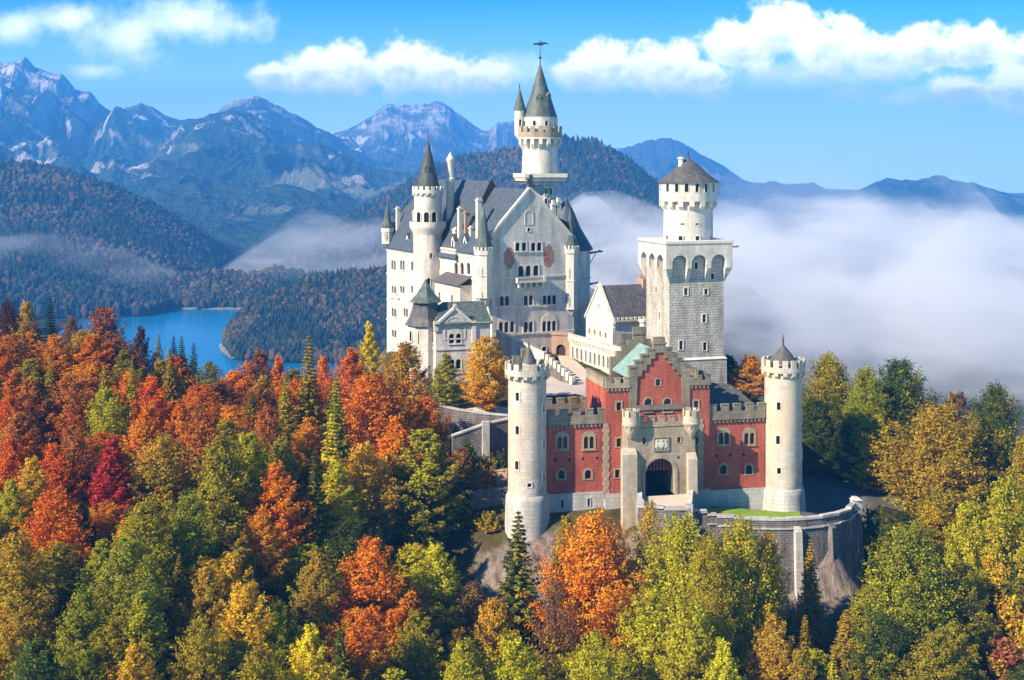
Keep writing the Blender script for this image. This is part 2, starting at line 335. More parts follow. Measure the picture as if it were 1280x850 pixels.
# far-off woods: one mesh of small crowns per hill
def wood_mat():
    m, nt, out = new_mat('far_wood_mat')
    a = node(nt, 'Attribute'); a.attribute_name = 'hue'
    pos = node(nt, 'NewGeometry').outputs['Position']
    n = noise(nt, pos, 0.012, 3)
    v = mth(nt, 'ADD', mth(nt, 'MULTIPLY', a.outputs['Fac'], 0.8), mth(nt, 'MULTIPLY', n, 0.45), clamp=True)
    c = ramp(nt, v, [(0.12, (0.010, 0.026, 0.024)), (0.42, (0.026, 0.044, 0.036)), (0.62, (0.05, 0.05, 0.02)), (0.78, (0.085, 0.05, 0.03)), (0.9, (0.12, 0.075, 0.045)), (1.0, (0.075, 0.08, 0.03))])
    d = node(nt, 'BsdfDiffuse', {'Color': c}); nt.links.new(d.outputs[0], out.inputs[0])
    return m
WM = wood_mat()
def wood(label, grid, n, seed, size, ylim=None):
    X, Y, Z = grid; rs = np.random.RandomState(seed)
    ny, nx = X.shape; nf = int(ny * 0.8)
    r = rs.uniform(0, nf - 2, n); c = rs.uniform(0, nx - 2, n)
    ri = r.astype(int); ci = c.astype(int); fr = r - ri; fc = c - ci
    def bl(A): return (A[ri, ci] * (1 - fr) + A[ri + 1, ci] * fr) * (1 - fc) + (A[ri, ci + 1] * (1 - fr) + A[ri + 1, ci + 1] * fr) * fc
    x, y, z = bl(X), bl(Y), bl(Z)
    k = z > 0.5; x, y, z = x[k], y[k], z[k]; n = len(x)
    patch = fbm(x / (size * 9), y / (size * 9), seed, 3); conif = rs.rand(n) < 0.45 + 0.9 * patch
    h = size * rs.uniform(0.6, 1.5, n) * np.where(conif, 1.25, 1.0); w = h * np.where(conif, 0.2, 0.42)
    ang = np.arange(6) / 6 * 2 * np.pi
    lv = [(0.12, 0.75), (0.5, 1.0), (0.82, 0.62)]
    V = np.zeros((n, 19, 3)); a0 = rs.rand(n, 1) * 6.28
    for j, (hh, ww) in enumerate(lv):
        wr = np.where(conif[:, None], (1 - hh) * 1.15, ww) * w[:, None] * rs.uniform(0.55, 1.35, (n, 6))
        V[:, j * 6:j * 6 + 6, 0] = x[:, None] + np.cos(ang + a0) * wr; V[:, j * 6:j * 6 + 6, 1] = y[:, None] + np.sin(ang + a0) * wr
        V[:, j * 6:j * 6 + 6, 2] = z[:, None] + h[:, None] * (hh + rs.uniform(-0.12, 0.12, (n, 6)))
    V[:, 18] = np.stack([x, y, z + h], 1)
    f = []
    for j in range(2):
        for i in range(6):
            a, b = j * 6 + i, j * 6 + (i + 1) % 6; f += [(a, b, b + 6), (a, b + 6, a + 6)]
    for i in range(6): f.append((12 + i, 12 + (i + 1) % 6, 18))
    f = np.array(f); Q = (f[None] + (np.arange(n) * 19)[:, None, None]).reshape(-1, 3)
    hue = np.where(conif, rs.uniform(0, 0.3, n), np.clip(rs.uniform(0.15, 0.8, n) + .5 * fbm(x / (size * 14) + 7, y / (size * 14), seed + 2, 3), .1, 1))
    np_mesh('distant_wood', V.reshape(-1, 3), Q, WM, label, False, 'stuff', 'woodland', {'hue': np.repeat(hue, 19)})
wood('mixed autumn wood covering the hill across the lake', HL, 34000, 1, 12)
wood('mixed autumn wood covering the hill behind the palace', HC, 34000, 2, 12.5)
wood('mixed autumn wood covering the knoll by the near shore', HR, 17000, 3, 9)
wood('mixed autumn wood along the low far shore', HS, 12000, 4, 10)
# ------------------------------------------------------------------ valley fog and blue air
def bank(name, label, x0, x1, y0, y1, zb, zt, dens, wl, amp, seed, tilt=0.0, ragged=0.0, west=3.4):
    nx, ny = 90, 70
    m, nt, out = new_mat(name + '_mat')
    v = node(nt, 'VolumePrincipled', {'Color': (1.0, 1.0, 1.0, 1), 'Density': dens, 'Anisotropy': 0.0})
    if ragged:
        pos = node(nt, 'NewGeometry').outputs['Position']
        n_ = noise(nt, vmth(nt, 'MULTIPLY', pos, (1, .8, 2.2)), ragged, 4, .6)
        setin(nt, v, 'Density', mth(nt, 'MULTIPLY', rng(nt, n_, .38, .62, 0.0, 1.0, True), dens * 2))
    nt.links.new(v.outputs[0], out.inputs[1])
    U, V = np.meshgrid(np.linspace(0, 1, nx), np.linspace(0, 1, ny))
    X = x0 + (x1 - x0) * U; Y = y0 + (y1 - y0) * V
    X = X * (Y / ((y0 + y1) / 2)) ** 0.6
    ed = np.clip(np.minimum(U * west, (1 - U) * 3.4), 0, 1) * np.clip(np.minimum(V, 1 - V) * 4, 0, 1); ed = ed * ed * (3 - 2 * ed)
    bill = 0.6 * fbm(X / wl, Y / wl, seed, 5, 0.55) + 0.9 * (ridged(X / wl * 0.7 + 9, Y / wl * 0.7, seed + 3, 4) - 0.5)
    Zt = zb + (zt - zb + amp * bill + tilt * (U - 0.5)) * ed + 0.5
    Zt = np.maximum(Zt, zb + 0.5)
    Zb = np.full_like(Zt, zb)
    n = nx * ny
    co = np.concatenate([np.stack([X, Y, Zt], -1).reshape(-1, 3), np.stack([X, Y, Zb], -1).reshape(-1, 3)])
    i = np.arange((ny - 1) * (nx - 1)); r = i // (nx - 1); c = i % (nx - 1); a = r * nx + c
    q = [np.stack([a, a + 1, a + nx + 1, a + nx], 1), np.stack([a, a + nx, a + nx + 1, a + 1], 1) + n]
    b = list(range(nx)) + [k * nx + nx - 1 for k in range(1, ny)] + [(ny - 1) * nx + k for k in range(nx - 2, -1, -1)] + [k * nx for k in range(ny - 2, 0, -1)]
    b = np.array(b); b2 = np.roll(b, -1); q.append(np.stack([b, b + n, b2 + n, b2], 1))
    o = np_mesh(name, co, np.concatenate(q), m, label, True, 'stuff', 'fog')
    return o
def fogs():
    bank('fog', 'deep white fog bank filling the valley behind the castle', -300, 1500, 1200, 2600, -95, 112, 0.0026, 210, 105, 71, ragged=.0055, west=6.5)
    bank('fog', 'thin upper fog drifting over the fog bank', 60, 1000, 2300, 3600, -60, 112, 0.0006, 300, 90, 77, ragged=.004)
    bank('fog', 'faint torn wisps above the fog bank', 420, 980, 2700, 4000, -60, 170, 0.00032, 260, 190, 79)
    bank('fog', 'thin mist veil across the wooded hill over the lake', -1300, -380, 1815, 2120, 10, 84, 0.0009, 190, 34, 83, ragged=.007)
    bank('fog', 'small pale mist patch beside the palace wall', -560, 160, 1700, 2900, -12, 90, 0.0009, 150, 50, 91, ragged=.006)
fogs()
def haze_box():
    m, nt, out = new_mat('haze_mat')
    v = node(nt, 'VolumePrincipled', {'Color': HAZE_COL + (1,), 'Density': HAZE_D})
    nt.links.new(v.outputs[0], out.inputs[1])
    x0, x1, y0, y1, z0, z1 = -22000, 22000, -300, 12800, -420, 830
    v = [(x0, y0, z0), (x1, y0, z0), (x1, y1, z0), (x0, y1, z0), (x0, y0, z1), (x1, y0, z1), (x1, y1, z1), (x0, y1, z1)]
    me = bpy.data.meshes.new('haze'); me.from_pydata(v, [], [(0, 3, 2, 1), (4, 5, 6, 7), (0, 1, 5, 4), (1, 2, 6, 5), (2, 3, 7, 6), (3, 0, 4, 7)]); me.materials.append(m)
    o = bpy.data.objects.new('haze', me); col.objects.link(o); tag(o, 'thin blue air between the castle and the mountains', 'haze', kind='stuff')
HAZE_COL, HAZE_D = (0.09, 0.42, 1.0), 1.0 / 8000
haze_box()
# ------------------------------------------------------------------ mesh builder
TP = math.pi * 2
class Plane:
    """an upright wall plane: origin (x, y), heading of its run; n points outwards, on the right-hand side of the run"""
    def __init__(s, o, ang):
        s.o = Vector((o[0], o[1])); s.ang = ang; s.u = Vector((math.cos(ang), math.sin(ang))); s.n = Vector((math.sin(ang), -math.cos(ang)))
    def hit(s, px, py, d=0.0):
        o = s.o + s.n * d; r = Vector(((px - CX) / F, 1.0)); t = o.dot(s.n) / r.dot(s.n)
        p = r * t
        return (p - o).dot(s.u), CZ - (py - HY) / F * t
    def U(s, px, d=0.0): return s.hit(px, 0, d)[0]
    def pt(s, u, z, d=0.0):
        p = s.o + s.u * u + s.n * d
        return Vector((p.x, p.y, z))
    def shift(s, u, d): 
        p = s.o + s.u * u + s.n * d
        return Plane((p.x, p.y), s.ang)
def plane2(a, b): return Plane(a, math.atan2(b[1] - a[1], b[0] - a[0]))
def tess(outer, holes=()):
    loops = [[Vector((a, b, 0)) for a, b in outer]] + [[Vector((a, b, 0)) for a, b in h] for h in holes]
    flat = [v for l in loops for v in l]
    def parea(l): return abs(sum(l[i].x * l[(i + 1) % len(l)].y - l[(i + 1) % len(l)].x * l[i].y for i in range(len(l)))) / 2
    want = parea(loops[0]) - sum(parea(h) for h in loops[1:])
    tris = geometry.tessellate_polygon(loops)
    got = sum(abs((flat[b] - flat[a]).cross(flat[c] - flat[a]).z) / 2 for a, b, c in tris)
    if abs(got - want) > 0.005 * want + 0.005:      # fall back on a constrained Delaunay fill
        es, k = [], 0
        for l in loops: es += [(k + i, k + (i + 1) % len(l)) for i in range(len(l))]; k += len(l)
        vo, _, fo, ov, _, _ = geometry.delaunay_2d_cdt([v.xy for v in flat], es, [], 2, 1e-5)
        if len(vo) <= len(flat): tris = [tuple(ov[i][0] for i in f) for f in fo]
    out = []
    for t in tris:
        a, b, c = (flat[i] for i in t)
        if (b - a).cross(c - a).z < 0: t = (t[0], t[2], t[1])
        out.append(t)
    return flat, out
def ccw(poly):
    s = sum(poly[i][0] * poly[(i + 1) % len(poly)][1] - poly[(i + 1) % len(poly)][0] * poly[i][1] for i in range(len(poly)))
    return list(poly) if s > 0 else list(reversed(poly))
class MB:
    def __init__(s): s.v = []; s.f = []
    def add(s, vs, fs):
        k = len(s.v); s.v += [Vector(v) for v in vs]; s.f += [tuple(i + k for i in f) for f in fs]; return s
    def pbox(s, P, u0, u1, z0, z1, d0, d1):
        c = [P.pt(u, z, d) for z in (z0, z1) for (u, d) in ((u0, d1), (u1, d1), (u1, d0), (u0, d0))]
        return s.add(c, [(0, 3, 2, 1), (4, 5, 6, 7), (0, 1, 5, 4), (1, 2, 6, 5), (2, 3, 7, 6), (3, 0, 4, 7)])
    def box(s, c, sx, sy, sz, ang=0):
        P = Plane((c[0], c[1]), ang)
        return s.pbox(P, -sx / 2, sx / 2, c[2], c[2] + sz, -sy / 2, sy / 2)
    def plate(s, P, outer, holes, d0, d1, back=False):
        """polygon in wall coordinates, extruded from depth d0 to d1 (d1 outwards), with through holes"""
        outer = ccw(outer); holes = [ccw(h) for h in holes]
        fl, tr = tess(outer, holes); n = len(fl)
        vs = [P.pt(p.x, p.y, d1) for p in fl] + [P.pt(p.x, p.y, d0) for p in fl]
        fs = [t for t in tr]
        if back: fs += [(a + n, c + n, b + n) for a, b, c in tr]
        k = 0
        for li, l in enumerate([outer] + holes):
            m = len(l)
            for i in range(m):
                a, b = k + i, k + (i + 1) % m
                fs.append((a, a + n, b + n, b) if li == 0 else (b, b + n, a + n, a))
            k += m
        return s.add(vs, fs)
    def face(s, P, outer, holes, d=0.0, reveal=0.5):
        """wall face with openings; each opening gets reveals going inwards"""
        outer = ccw(outer); holes = [ccw(h) for h in holes]
        fl, tr = tess(outer, holes)
        s.add([P.pt(p.x, p.y, d) for p in fl], tr)
        for h in holes:
            m = len(h)
            s.add([P.pt(a, b, d) for a, b in h] + [P.pt(a, b, d - reveal) for a, b in h], [((i + 1) % m, (i + 1) % m + m, i + m, i) for i in range(m)])
        return s
    def lathe(s, c, prof, seg=32, a0=0.0, a1=TP, capt=False, capb=False):
        full = abs(a1 - a0 - TP) < 1e-6; n = seg if full else seg + 1
        vs = []
        for (r, z) in prof:
            for i in range(n):
                a = a0 + (a1 - a0) * i / seg; vs.append((c[0] + math.cos(a) * r, c[1] + math.sin(a) * r, z))
        fs = []
        for j in range(len(prof) - 1):
            for i in range(seg):
                a, b = j * n + i, j * n + (i + 1) % n
                fs.append((a, b, b + n, a + n))
        if capt: fs.append(tuple((len(prof) - 1) * n + i for i in range(n)))
        if capb: fs.append(tuple(reversed(range(n))))
        return s.add(vs, fs)
    def arc_block(s, c, r0, r1, z0, z1, a0, a1, seg=2, taper=None):
        vs = []; t = taper if taper is not None else r1
        for i in range(seg + 1):
            a = a0 + (a1 - a0) * i / seg; ca, sa = math.cos(a), math.sin(a)
            vs += [(c[0] + ca * r0, c[1] + sa * r0, z0), (c[0] + ca * t, c[1] + sa * t, z0), (c[0] + ca * r1, c[1] + sa * r1, z1), (c[0] + ca * r0, c[1] + sa * r0, z1)]
        fs = [(0, 1, 2, 3)]
        for i in range(seg):
            k = i * 4
            for j in range(4): fs.append((k + j, k + 4 + j, k + 4 + (j + 1) % 4, k + (j + 1) % 4))
        k = seg * 4; fs.append((k + 3, k + 2, k + 1, k))
        return s.add(vs, fs)
    def tube(s, a, b, r0, r1=None, seg=8):
        a, b = Vector(a), Vector(b); d = (b - a).normalized(); r1 = r0 if r1 is None else r1
        x = d.orthogonal().normalized(); y = d.cross(x)
        vs = [p + (x * math.cos(TP * i / seg) + y * math.sin(TP * i / seg)) * r for p, r in ((a, r0), (b, r1)) for i in range(seg)]
        return s.add(vs, [(i, (i + 1) % seg, (i + 1) % seg + seg, i + seg) for i in range(seg)] + [tuple(range(seg, 2 * seg)), tuple(reversed(range(seg)))])
    def hull(s, top, bot):
        """skin between two loops of equal length, both capped"""
        n = len(top)
        return s.add(list(bot) + list(top), [(i, (i + 1) % n, (i + 1) % n + n, i + n) for i in range(n)] + [tuple(range(n, 2 * n)), tuple(reversed(range(n)))])
    def build(s, name, m, parent=None, smooth=False, label=None):
        o0 = Vector((0, 0, 0)); p = parent
        while p is not None: o0 += p.location; p = p.parent
        me = bpy.data.meshes.new(name); me.from_pydata([tuple(v - o0) for v in s.v], [], s.f)
        bm = bmesh.new(); bm.from_mesh(me); bmesh.ops.remove_doubles(bm, verts=bm.verts, dist=0.0005); bmesh.ops.recalc_face_normals(bm, faces=bm.faces) if s_recalc.get(name) else None
        bm.to_mesh(me); bm.free()
        if smooth:
            me.polygons.foreach_set('use_smooth', np.ones(len(me.polygons), bool)); me.set_sharp_from_angle(angle=R(38))
        me.materials.append(m)
        o = bpy.data.objects.new(name, me); col.objects.link(o)
        if parent: o.parent = parent
        if label: o['label'] = label
        return o
s_recalc = {}
# ------------------------------------------------------------------ castle materials
def stone(name, c1, c2, mortar, bw, bh, ms=0.03, round_r=None, bump=0.5, stain=0.25, rough_bump=0.0, warm=None, tint_scale=0.05):
    m, nt, out = new_mat(name)
    g = node(nt, 'NewGeometry'); pos = g.outputs['Position']
    if round_r:
        o = node(nt, 'SeparateXYZ', {0: node(nt, 'TexCoord').outputs['Object']})
        u = mth(nt, 'MULTIPLY', mth(nt, 'ARCTAN2', o.outputs[1], o.outputs[0]), round_r); v = o.outputs[2]
    else:
        n = node(nt, 'SeparateXYZ', {0: g.outputs['True Normal']}); p = node(nt, 'SeparateXYZ', {0: pos})
        u = mth(nt, 'SUBTRACT', mth(nt, 'MULTIPLY', p.outputs[1], n.outputs[0]), mth(nt, 'MULTIPLY', p.outputs[0], n.outputs[1])); v = p.outputs[2]
    vec = node(nt, 'CombineXYZ', {0: u, 1: v, 2: 0.0}).outputs[0]
    br = node(nt, 'TexBrick', {'Vector': vec, 'Color1': c1 + (1,), 'Color2': c2 + (1,), 'Mortar': mortar + (1,), 'Scale': 1.0, 'Mortar Size': ms, 'Mortar Smooth': 0.4, 'Bias': 0.0, 'Brick Width': bw, 'Row Height': bh})
    n1 = noise(nt, vmth(nt, 'MULTIPLY', pos, (1, 1, 0.22)), 0.55, 6, 0.62); n2 = noise(nt, pos, 2.6, 5, 0.6); n3 = noise(nt, pos, tint_scale * 3, 3)
    k = mth(nt, 'MULTIPLY', rng(nt, n1, 0.3, 0.62, 1 - stain, 1.04), rng(nt, n2, 0.3, 0.7, 0.9, 1.06))
    c = mixc(nt, 1.0, br.outputs[0], node(nt, 'CombineXYZ', {0: k, 1: k, 2: mth(nt, 'POWER', k, 1.12)}).outputs[0], 'MULTIPLY')
    if warm: c = mixc(nt, rng(nt, n3, 0.46, 0.6, 0, 0.75), c, warm, 'MIX')
    h = mth(nt, 'ADD', mth(nt, 'MULTIPLY', br.outputs[1], -1.0), mth(nt, 'MULTIPLY', n2, 0.35 + rough_bump))
    b = node(nt, 'Bump', {'Strength': bump, 'Distance': 0.12, 'Height': h})
    p = node(nt, 'BsdfPrincipled', {'Base Color': c, 'Roughness': 0.9, 'Normal': b.outputs[0], 'Specular IOR Level': 0.15})
    nt.links.new(p.outputs[0], out.inputs[0])
    return m
def roofing(name, c1, c2, row=0.45, streak=None, spec=0.3):
    m, nt, out = new_mat(name)
    pos = node(nt, 'NewGeometry').outputs['Position']; z = node(nt, 'SeparateXYZ', {0: pos}).outputs[2]
    n1 = noise(nt, vmth(nt, 'MULTIPLY', pos, (1, 1, 0.3)), 0.7, 5, 0.6); n2 = noise(nt, pos, 3.2, 4)
    w = mth(nt, 'FRACT', mth(nt, 'DIVIDE', z, row))
    c = mixc(nt, rng(nt, n1, 0.32, 0.68), c1, c2)
    if streak: c = mixc(nt, rng(nt, noise(nt, vmth(nt, 'MULTIPLY', pos, (1, 1, 0.12)), 1.3, 4), 0.5, 0.66, 0, 0.8), c, streak)
    c = mixc(nt, 1.0, c, ramp(nt, n2, [(0.3, (0.78, 0.78, 0.78)), (0.7, (1.1, 1.1, 1.1))]), 'MULTIPLY')
    b = node(nt, 'Bump', {'Strength': 0.45, 'Distance': 0.08, 'Height': mth(nt, 'ADD', w, n2)})
    p = node(nt, 'BsdfPrincipled', {'Base Color': c, 'Roughness': 0.55, 'Normal': b.outputs[0], 'Specular IOR Level': spec})
    nt.links.new(p.outputs[0], out.inputs[0])
    return m
def plain(name, c, rough=0.8, var=0.2, sc_=1.5, metal=0.0, spec=0.3):
    m, nt, out = new_mat(name)
    pos = node(nt, 'NewGeometry').outputs['Position']; n1 = noise(nt, pos, sc_, 5, 0.6)
    cc = mixc(nt, rng(nt, n1, 0.3, 0.7), tuple(v * (1 - var) for v in c), tuple(min(1, v * (1 + var)) for v in c))
    b = node(nt, 'Bump', {'Strength': 0.3, 'Distance': 0.05, 'Height': n1})
    p = node(nt, 'BsdfPrincipled', {'Base Color': cc, 'Roughness': rough, 'Metallic': metal, 'Normal': b.outputs[0], 'Specular IOR Level': spec})
    nt.links.new(p.outputs[0], out.inputs[0])
    return m
LIME = stone('pale_limestone', (0.72, 0.66, 0.585), (0.65, 0.59, 0.52), (0.57, 0.52, 0.455), 1.1, 0.55, 0.018, bump=0.5, stain=0.42)
LIMER = stone('pale_limestone_round', (0.72, 0.66, 0.585), (0.66, 0.60, 0.525), (0.57, 0.52, 0.455), 1.0, 0.55, 0.018, round_r=4.5, bump=0.5, stain=0.42)
TRIM = stone('dressed_limestone', (0.72, 0.66, 0.56), (0.66, 0.60, 0.50), (0.55, 0.5, 0.42), 1.6, 0.8, 0.015, bump=0.2, stain=0.22)
KEEPS = stone('keep_rough_ashlar', (0.64, 0.58, 0.505), (0.51, 0.46, 0.40), (0.40, 0.36, 0.315), 1.1, 0.55, 0.05, bump=1.0, stain=0.4, rough_bump=1.4)
GATES = stone('gate_tower_ashlar', (0.57, 0.51, 0.435), (0.46, 0.415, 0.355), (0.36, 0.325, 0.275), 1.15, 0.62, 0.022, round_r=3.4, bump=0.4, stain=0.3, warm=(0.56, 0.43, 0.31))
SAND = stone('grey_sandstone', (0.43, 0.34, 0.245), (0.35, 0.275, 0.195), (0.27, 0.215, 0.155), 1.1, 0.5, 0.022, bump=0.4, stain=0.35)
DSAND = stone('dark_weathered_sandstone', (0.29, 0.24, 0.175), (0.22, 0.185, 0.14), (0.17, 0.145, 0.11), 1.0, 0.5, 0.03, bump=0.4, stain=0.45)
PLINTH = stone('plinth_limestone', (0.56, 0.535, 0.50), (0.48, 0.46, 0.43), (0.38, 0.36, 0.34), 1.6, 0.7, 0.03, bump=0.5, stain=0.35)
RED = stone('red_brick', (0.50, 0.095, 0.055), (0.38, 0.068, 0.042), (0.43, 0.19, 0.145), 0.7, 0.26, 0.03, bump=0.4, stain=0.42, tint_scale=0.08)
BUFF = stone('buff_brick', (0.46, 0.29, 0.19), (0.40, 0.24, 0.16), (0.44, 0.34, 0.25), 0.5, 0.2, 0.02, bump=0.25, stain=0.3)
BAST = stone('bastion_masonry', (0.27, 0.25, 0.23), (0.20, 0.185, 0.17), (0.15, 0.14, 0.13), 0.9, 0.42, 0.045, bump=0.9, stain=0.6, rough_bump=1.0)
SLATE = roofing('blue_slate', (0.050, 0.066, 0.092), (0.075, 0.092, 0.118), 0.5, (0.11, 0.12, 0.13))
GREYR = roofing('grey_slate', (0.072, 0.068, 0.068), (0.108, 0.10, 0.098), 0.45, (0.17, 0.15, 0.13))
CREAM = stone('cream_sandstone', (0.56, 0.47, 0.355), (0.48, 0.40, 0.30), (0.40, 0.33, 0.25), 1.0, 0.5, 0.02, bump=0.4, stain=0.35)
VERD = roofing('verdigris_roof', (0.10, 0.125, 0.105), (0.062, 0.078, 0.074), 0.6, (0.15, 0.20, 0.165))
TURQ = roofing('bright_verdigris_roof', (0.24, 0.38, 0.32), (0.17, 0.28, 0.25), 0.6, (0.34, 0.45, 0.39))
DARKC = roofing('dark_copper_roof', (0.045, 0.055, 0.06), (0.075, 0.085, 0.08), 0.4, (0.10, 0.12, 0.10))
GLASS = plain('dark_window_glass', (0.008, 0.009, 0.013), 0.25, 0.3, 0.8, spec=0.25)
IRON = plain('dark_iron', (0.05, 0.05, 0.05), 0.5, 0.2, 2, metal=0.6)
WOOD = plain('dark_oak', (0.05, 0.025, 0.016), 0.7, 0.3, 2)
FRES = plain('russet_fresco', (0.36, 0.17, 0.13), 0.85, 0.55, 1.4)
PAVE = plain('sandy_paving', (0.50, 0.42, 0.34), 0.9, 0.12, 0.6)
COURT = plain('courtyard_gravel', (0.46, 0.40, 0.34), 0.95, 0.12, 0.4)
LAWN = plain('mown_lawn', (0.17, 0.27, 0.025), 0.95, 0.25, 1.2)
ROAD = plain('shaded_asphalt_drive', (0.10, 0.095, 0.09), 0.95, 0.15, 0.5)
# ------------------------------------------------------------------ openings
def arch_poly(u, z0, z1, w, n=8, pointed=False):
    h = w / 2; zc = z1 - h
    if zc < z0: zc = z0 + 0.1
    return [(u - h, z0), (u + h, z0)] + [(u + h * math.cos(math.pi * i / n), zc + (z1 - zc) * math.sin(math.pi * i / n)) for i in range(n + 1)]
def rect_poly(u0, u1, z0, z1): return [(u0, z0), (u1, z0), (u1, z1), (u0, z1)]
def window(root, P, us, z0, z1, w, holes, mat=None, arch=True, hood=False, rim=0.22, proud=0.10, sill=True, depth=0.35, name='window', d=0.0, glass=None):
    """one window of len(us) lights in wall plane P: carves the openings (appended to holes), adds the stone frame and a pane per light"""
    lights = [arch_poly(u, z0, z1, w) if arch else rect_poly(u - w / 2, u + w / 2, z0, z1) for u in us]
    holes += lights
    a, b = min(us) - w / 2 - rim, max(us) + w / 2 + rim
    mb = MB()
    if hood and len(us) > 1:
        r = (b - a) / 2; zc = z1 - w * 0.3
        outer = [(a, z0 - rim * 0.6), (b, z0 - rim * 0.6)] + [((a + b) / 2 + r * math.cos(math.pi * i / 12), zc + r * 0.95 * math.sin(math.pi * i / 12)) for i in range(13)]
    elif arch and len(us) == 1: outer = arch_poly(us[0], z0 - rim * 0.6, z1 + rim, w + 2 * rim)
    else: outer = rect_poly(a, b, z0 - rim * 0.6, z1 + rim)
    inner = [[(u + (x - u) * 0.98, z) for x, z in l] for u, l in zip(us, lights)]
    mb.plate(P, outer, lights, d, d + proud)
    if sill: mb.pbox(P, a - 0.1, b + 0.1, z0 - rim * 0.6 - 0.16, z0 - rim * 0.6 - 0.003, d - 0.05, d + proud + 0.12)
    f = mb.build(name, mat or TRIM, root)
    for u, l in zip(us, lights):
        q = [(u + (x - u) * 1.06, z + (0.04 if z > z0 else -0.04)) for x, z in l]
        g = MB(); fl, tr = tess(ccw(q)); g.add([P.pt(p.x, p.y, d - depth) for p in fl], tr)
        g.build('pane', glass or GLASS, f)
    return f
def winpx(root, P, pxs, py0, py1, wpx, holes, **k):
    """window placed by where its lights stand on the wall plane"""
    us = [P.U(p) for p in pxs]; z1 = P.hit(sum(pxs) / len(pxs), py0)[1]; z0 = P.hit(sum(pxs) / len(pxs), py1)[1]
    w = 1.18 * abs(P.U(pxs[0] + wpx / 2) - P.U(pxs[0] - wpx / 2))
    if len(us) > 1: w = min(w, .8 * min(abs(us[i + 1] - us[i]) for i in range(len(us) - 1)))
    return window(root, P, us, z0, z1, w, holes, **k)
def wall_ring(mb, corners, z0, z1, holes=None, gables=None, d=0.0, reveal=0.5):
    """upright walls over a counter-clockwise footprint; holes/gables keyed by edge"""
    for i in range(len(corners)):
        a, b = corners[i], corners[(i + 1) % len(corners)]; P = plane2(a, b); L = math.hypot(b[0] - a[0], b[1] - a[1])
        top = (gables or {}).get(i) or [(L, z1), (0, z1)]
        mb.face(P, [(0, z0), (L, z0)] + list(top), (holes or {}).get(i, []), d, reveal)
    return mb
def battlement(mb, P, u0, u1, z0, zs, zm, th=0.5, mw=1.0, gap=0.8, d=0.0, cap=0.0):
    """solid breast wall z0-zs with merlons to zm along a wall top"""
    mb.pbox(P, u0, u1, z0, zs, d - th, d)
    n = max(1, int(round((u1 - u0 + gap) / (mw + gap)))); st = (u1 - u0 + gap) / n; w = st - gap
    for i in range(n):
        a = u0 + i * st
        mb.pbox(P, a, a + w, zs, zm, d - th + 0.003, d - 0.003)
        if cap: mb.pbox(P, a - 0.08, a + w + 0.08, zm, zm + cap, d - th - 0.08, d + 0.08)
    return mb
def corbel_row(mb, P, u0, u1, z0, z1, d0, d1, step=0.9, w=0.4):
    n = max(1, int((u1 - u0) / step)); st = (u1 - u0) / n
    for i in range(n):
        a = u0 + (i + 0.5) * st
        mb.pbox(P, a - w / 2, a + w / 2, z0, z1, d0, d1)
    return mb
def round_shaft(mb, c, prof, holes, seg=44, reveal=0.45):
    """tower wall as a lathe with slits: holes = (angle, z0, z1, width)"""
    prof = sorted(prof, key=lambda t: t[1])
    pz = [p[1] for p in prof]; pr = [p[0] for p in prof]
    rad = lambda z: float(np.interp(z, pz, pr))
    ths = [TP * i / seg for i in range(seg)]; zs = set(pz)
    H = []
    for (a, z0, z1, w) in holes:
        a %= TP; da = w / 2 / rad((z0 + z1) / 2); H.append((a - da, a + da, z0, z1)); ths = [t for t in ths if not (a - da - 0.03 < t < a + da + 0.03)] + [a - da, a + da]; zs |= {z0, z1}
    ths = sorted(ths); zs = sorted(zs); n = len(ths)
    vs = [(c[0] + math.cos(t) * rad(z), c[1] + math.sin(t) * rad(z), z) for z in zs for t in ths]; fs = []
    for j in range(len(zs) - 1):
        for i in range(n):
            t0, t1 = ths[i], ths[(i + 1) % n] + (TP if i == n - 1 else 0); tm = ((t0 + t1) / 2) % TP; zm = (zs[j] + zs[j + 1]) / 2
            if any(h[0] <= tm <= h[1] and h[2] <= zm <= h[3] for h in H): continue
            a, b = j * n + i, j * n + (i + 1) % n
            fs.append((a, b, b + n, a + n))
    mb.add(vs, fs)
    for (a0, a1, z0, z1) in H:
        def q(a, z, dr): r = rad(z) - dr; return (c[0] + math.cos(a) * r, c[1] + math.sin(a) * r, z)
        cs = [(a0, z0), (a1, z0), (a1, z1), (a0, z1)]
        mb.add([q(a, z, 0) for a, z in cs] + [q(a, z, reveal) for a, z in cs], [((i + 1) % 4, (i + 1) % 4 + 4, i + 4, i) for i in range(4)])
    return rad
def slits(root, c, rad, holes, name='slit_window', mat=None, rim=0.13, arch=False):
    for (a, z0, z1, w) in holes:
        zc = (z0 + z1) / 2; r = rad(zc)
        P = Plane((c[0] + math.cos(a) * r, c[1] + math.sin(a) * r), a + math.pi / 2)
        mb = MB(); outer = rect_poly(-w / 2 - rim, w / 2 + rim, z0 - rim, z1 + rim)
        if arch: outer = arch_poly(0, z0 - rim, z1 + rim * 1.6, w + 2 * rim)
        hole = arch_poly(0, z0 + 0.02, z1 - 0.02, w - 0.04) if arch else rect_poly(-w / 2 + 0.02, w / 2 - 0.02, z0 + 0.02, z1 - 0.02)
        mb.plate(P, outer, [hole], -0.12, 0.07)
        f = mb.build(name, mat or TRIM, root)
        g = MB(); g.add([P.pt(-w / 2 - .05, z0 - .05, -0.36), P.pt(w / 2 + .05, z0 - .05, -0.36), P.pt(w / 2 + .05, z1 + .05, -0.36), P.pt(-w / 2 - .05, z1 + .05, -0.36)], [(0, 1, 2, 3)]); g.build('pane', GLASS, f)
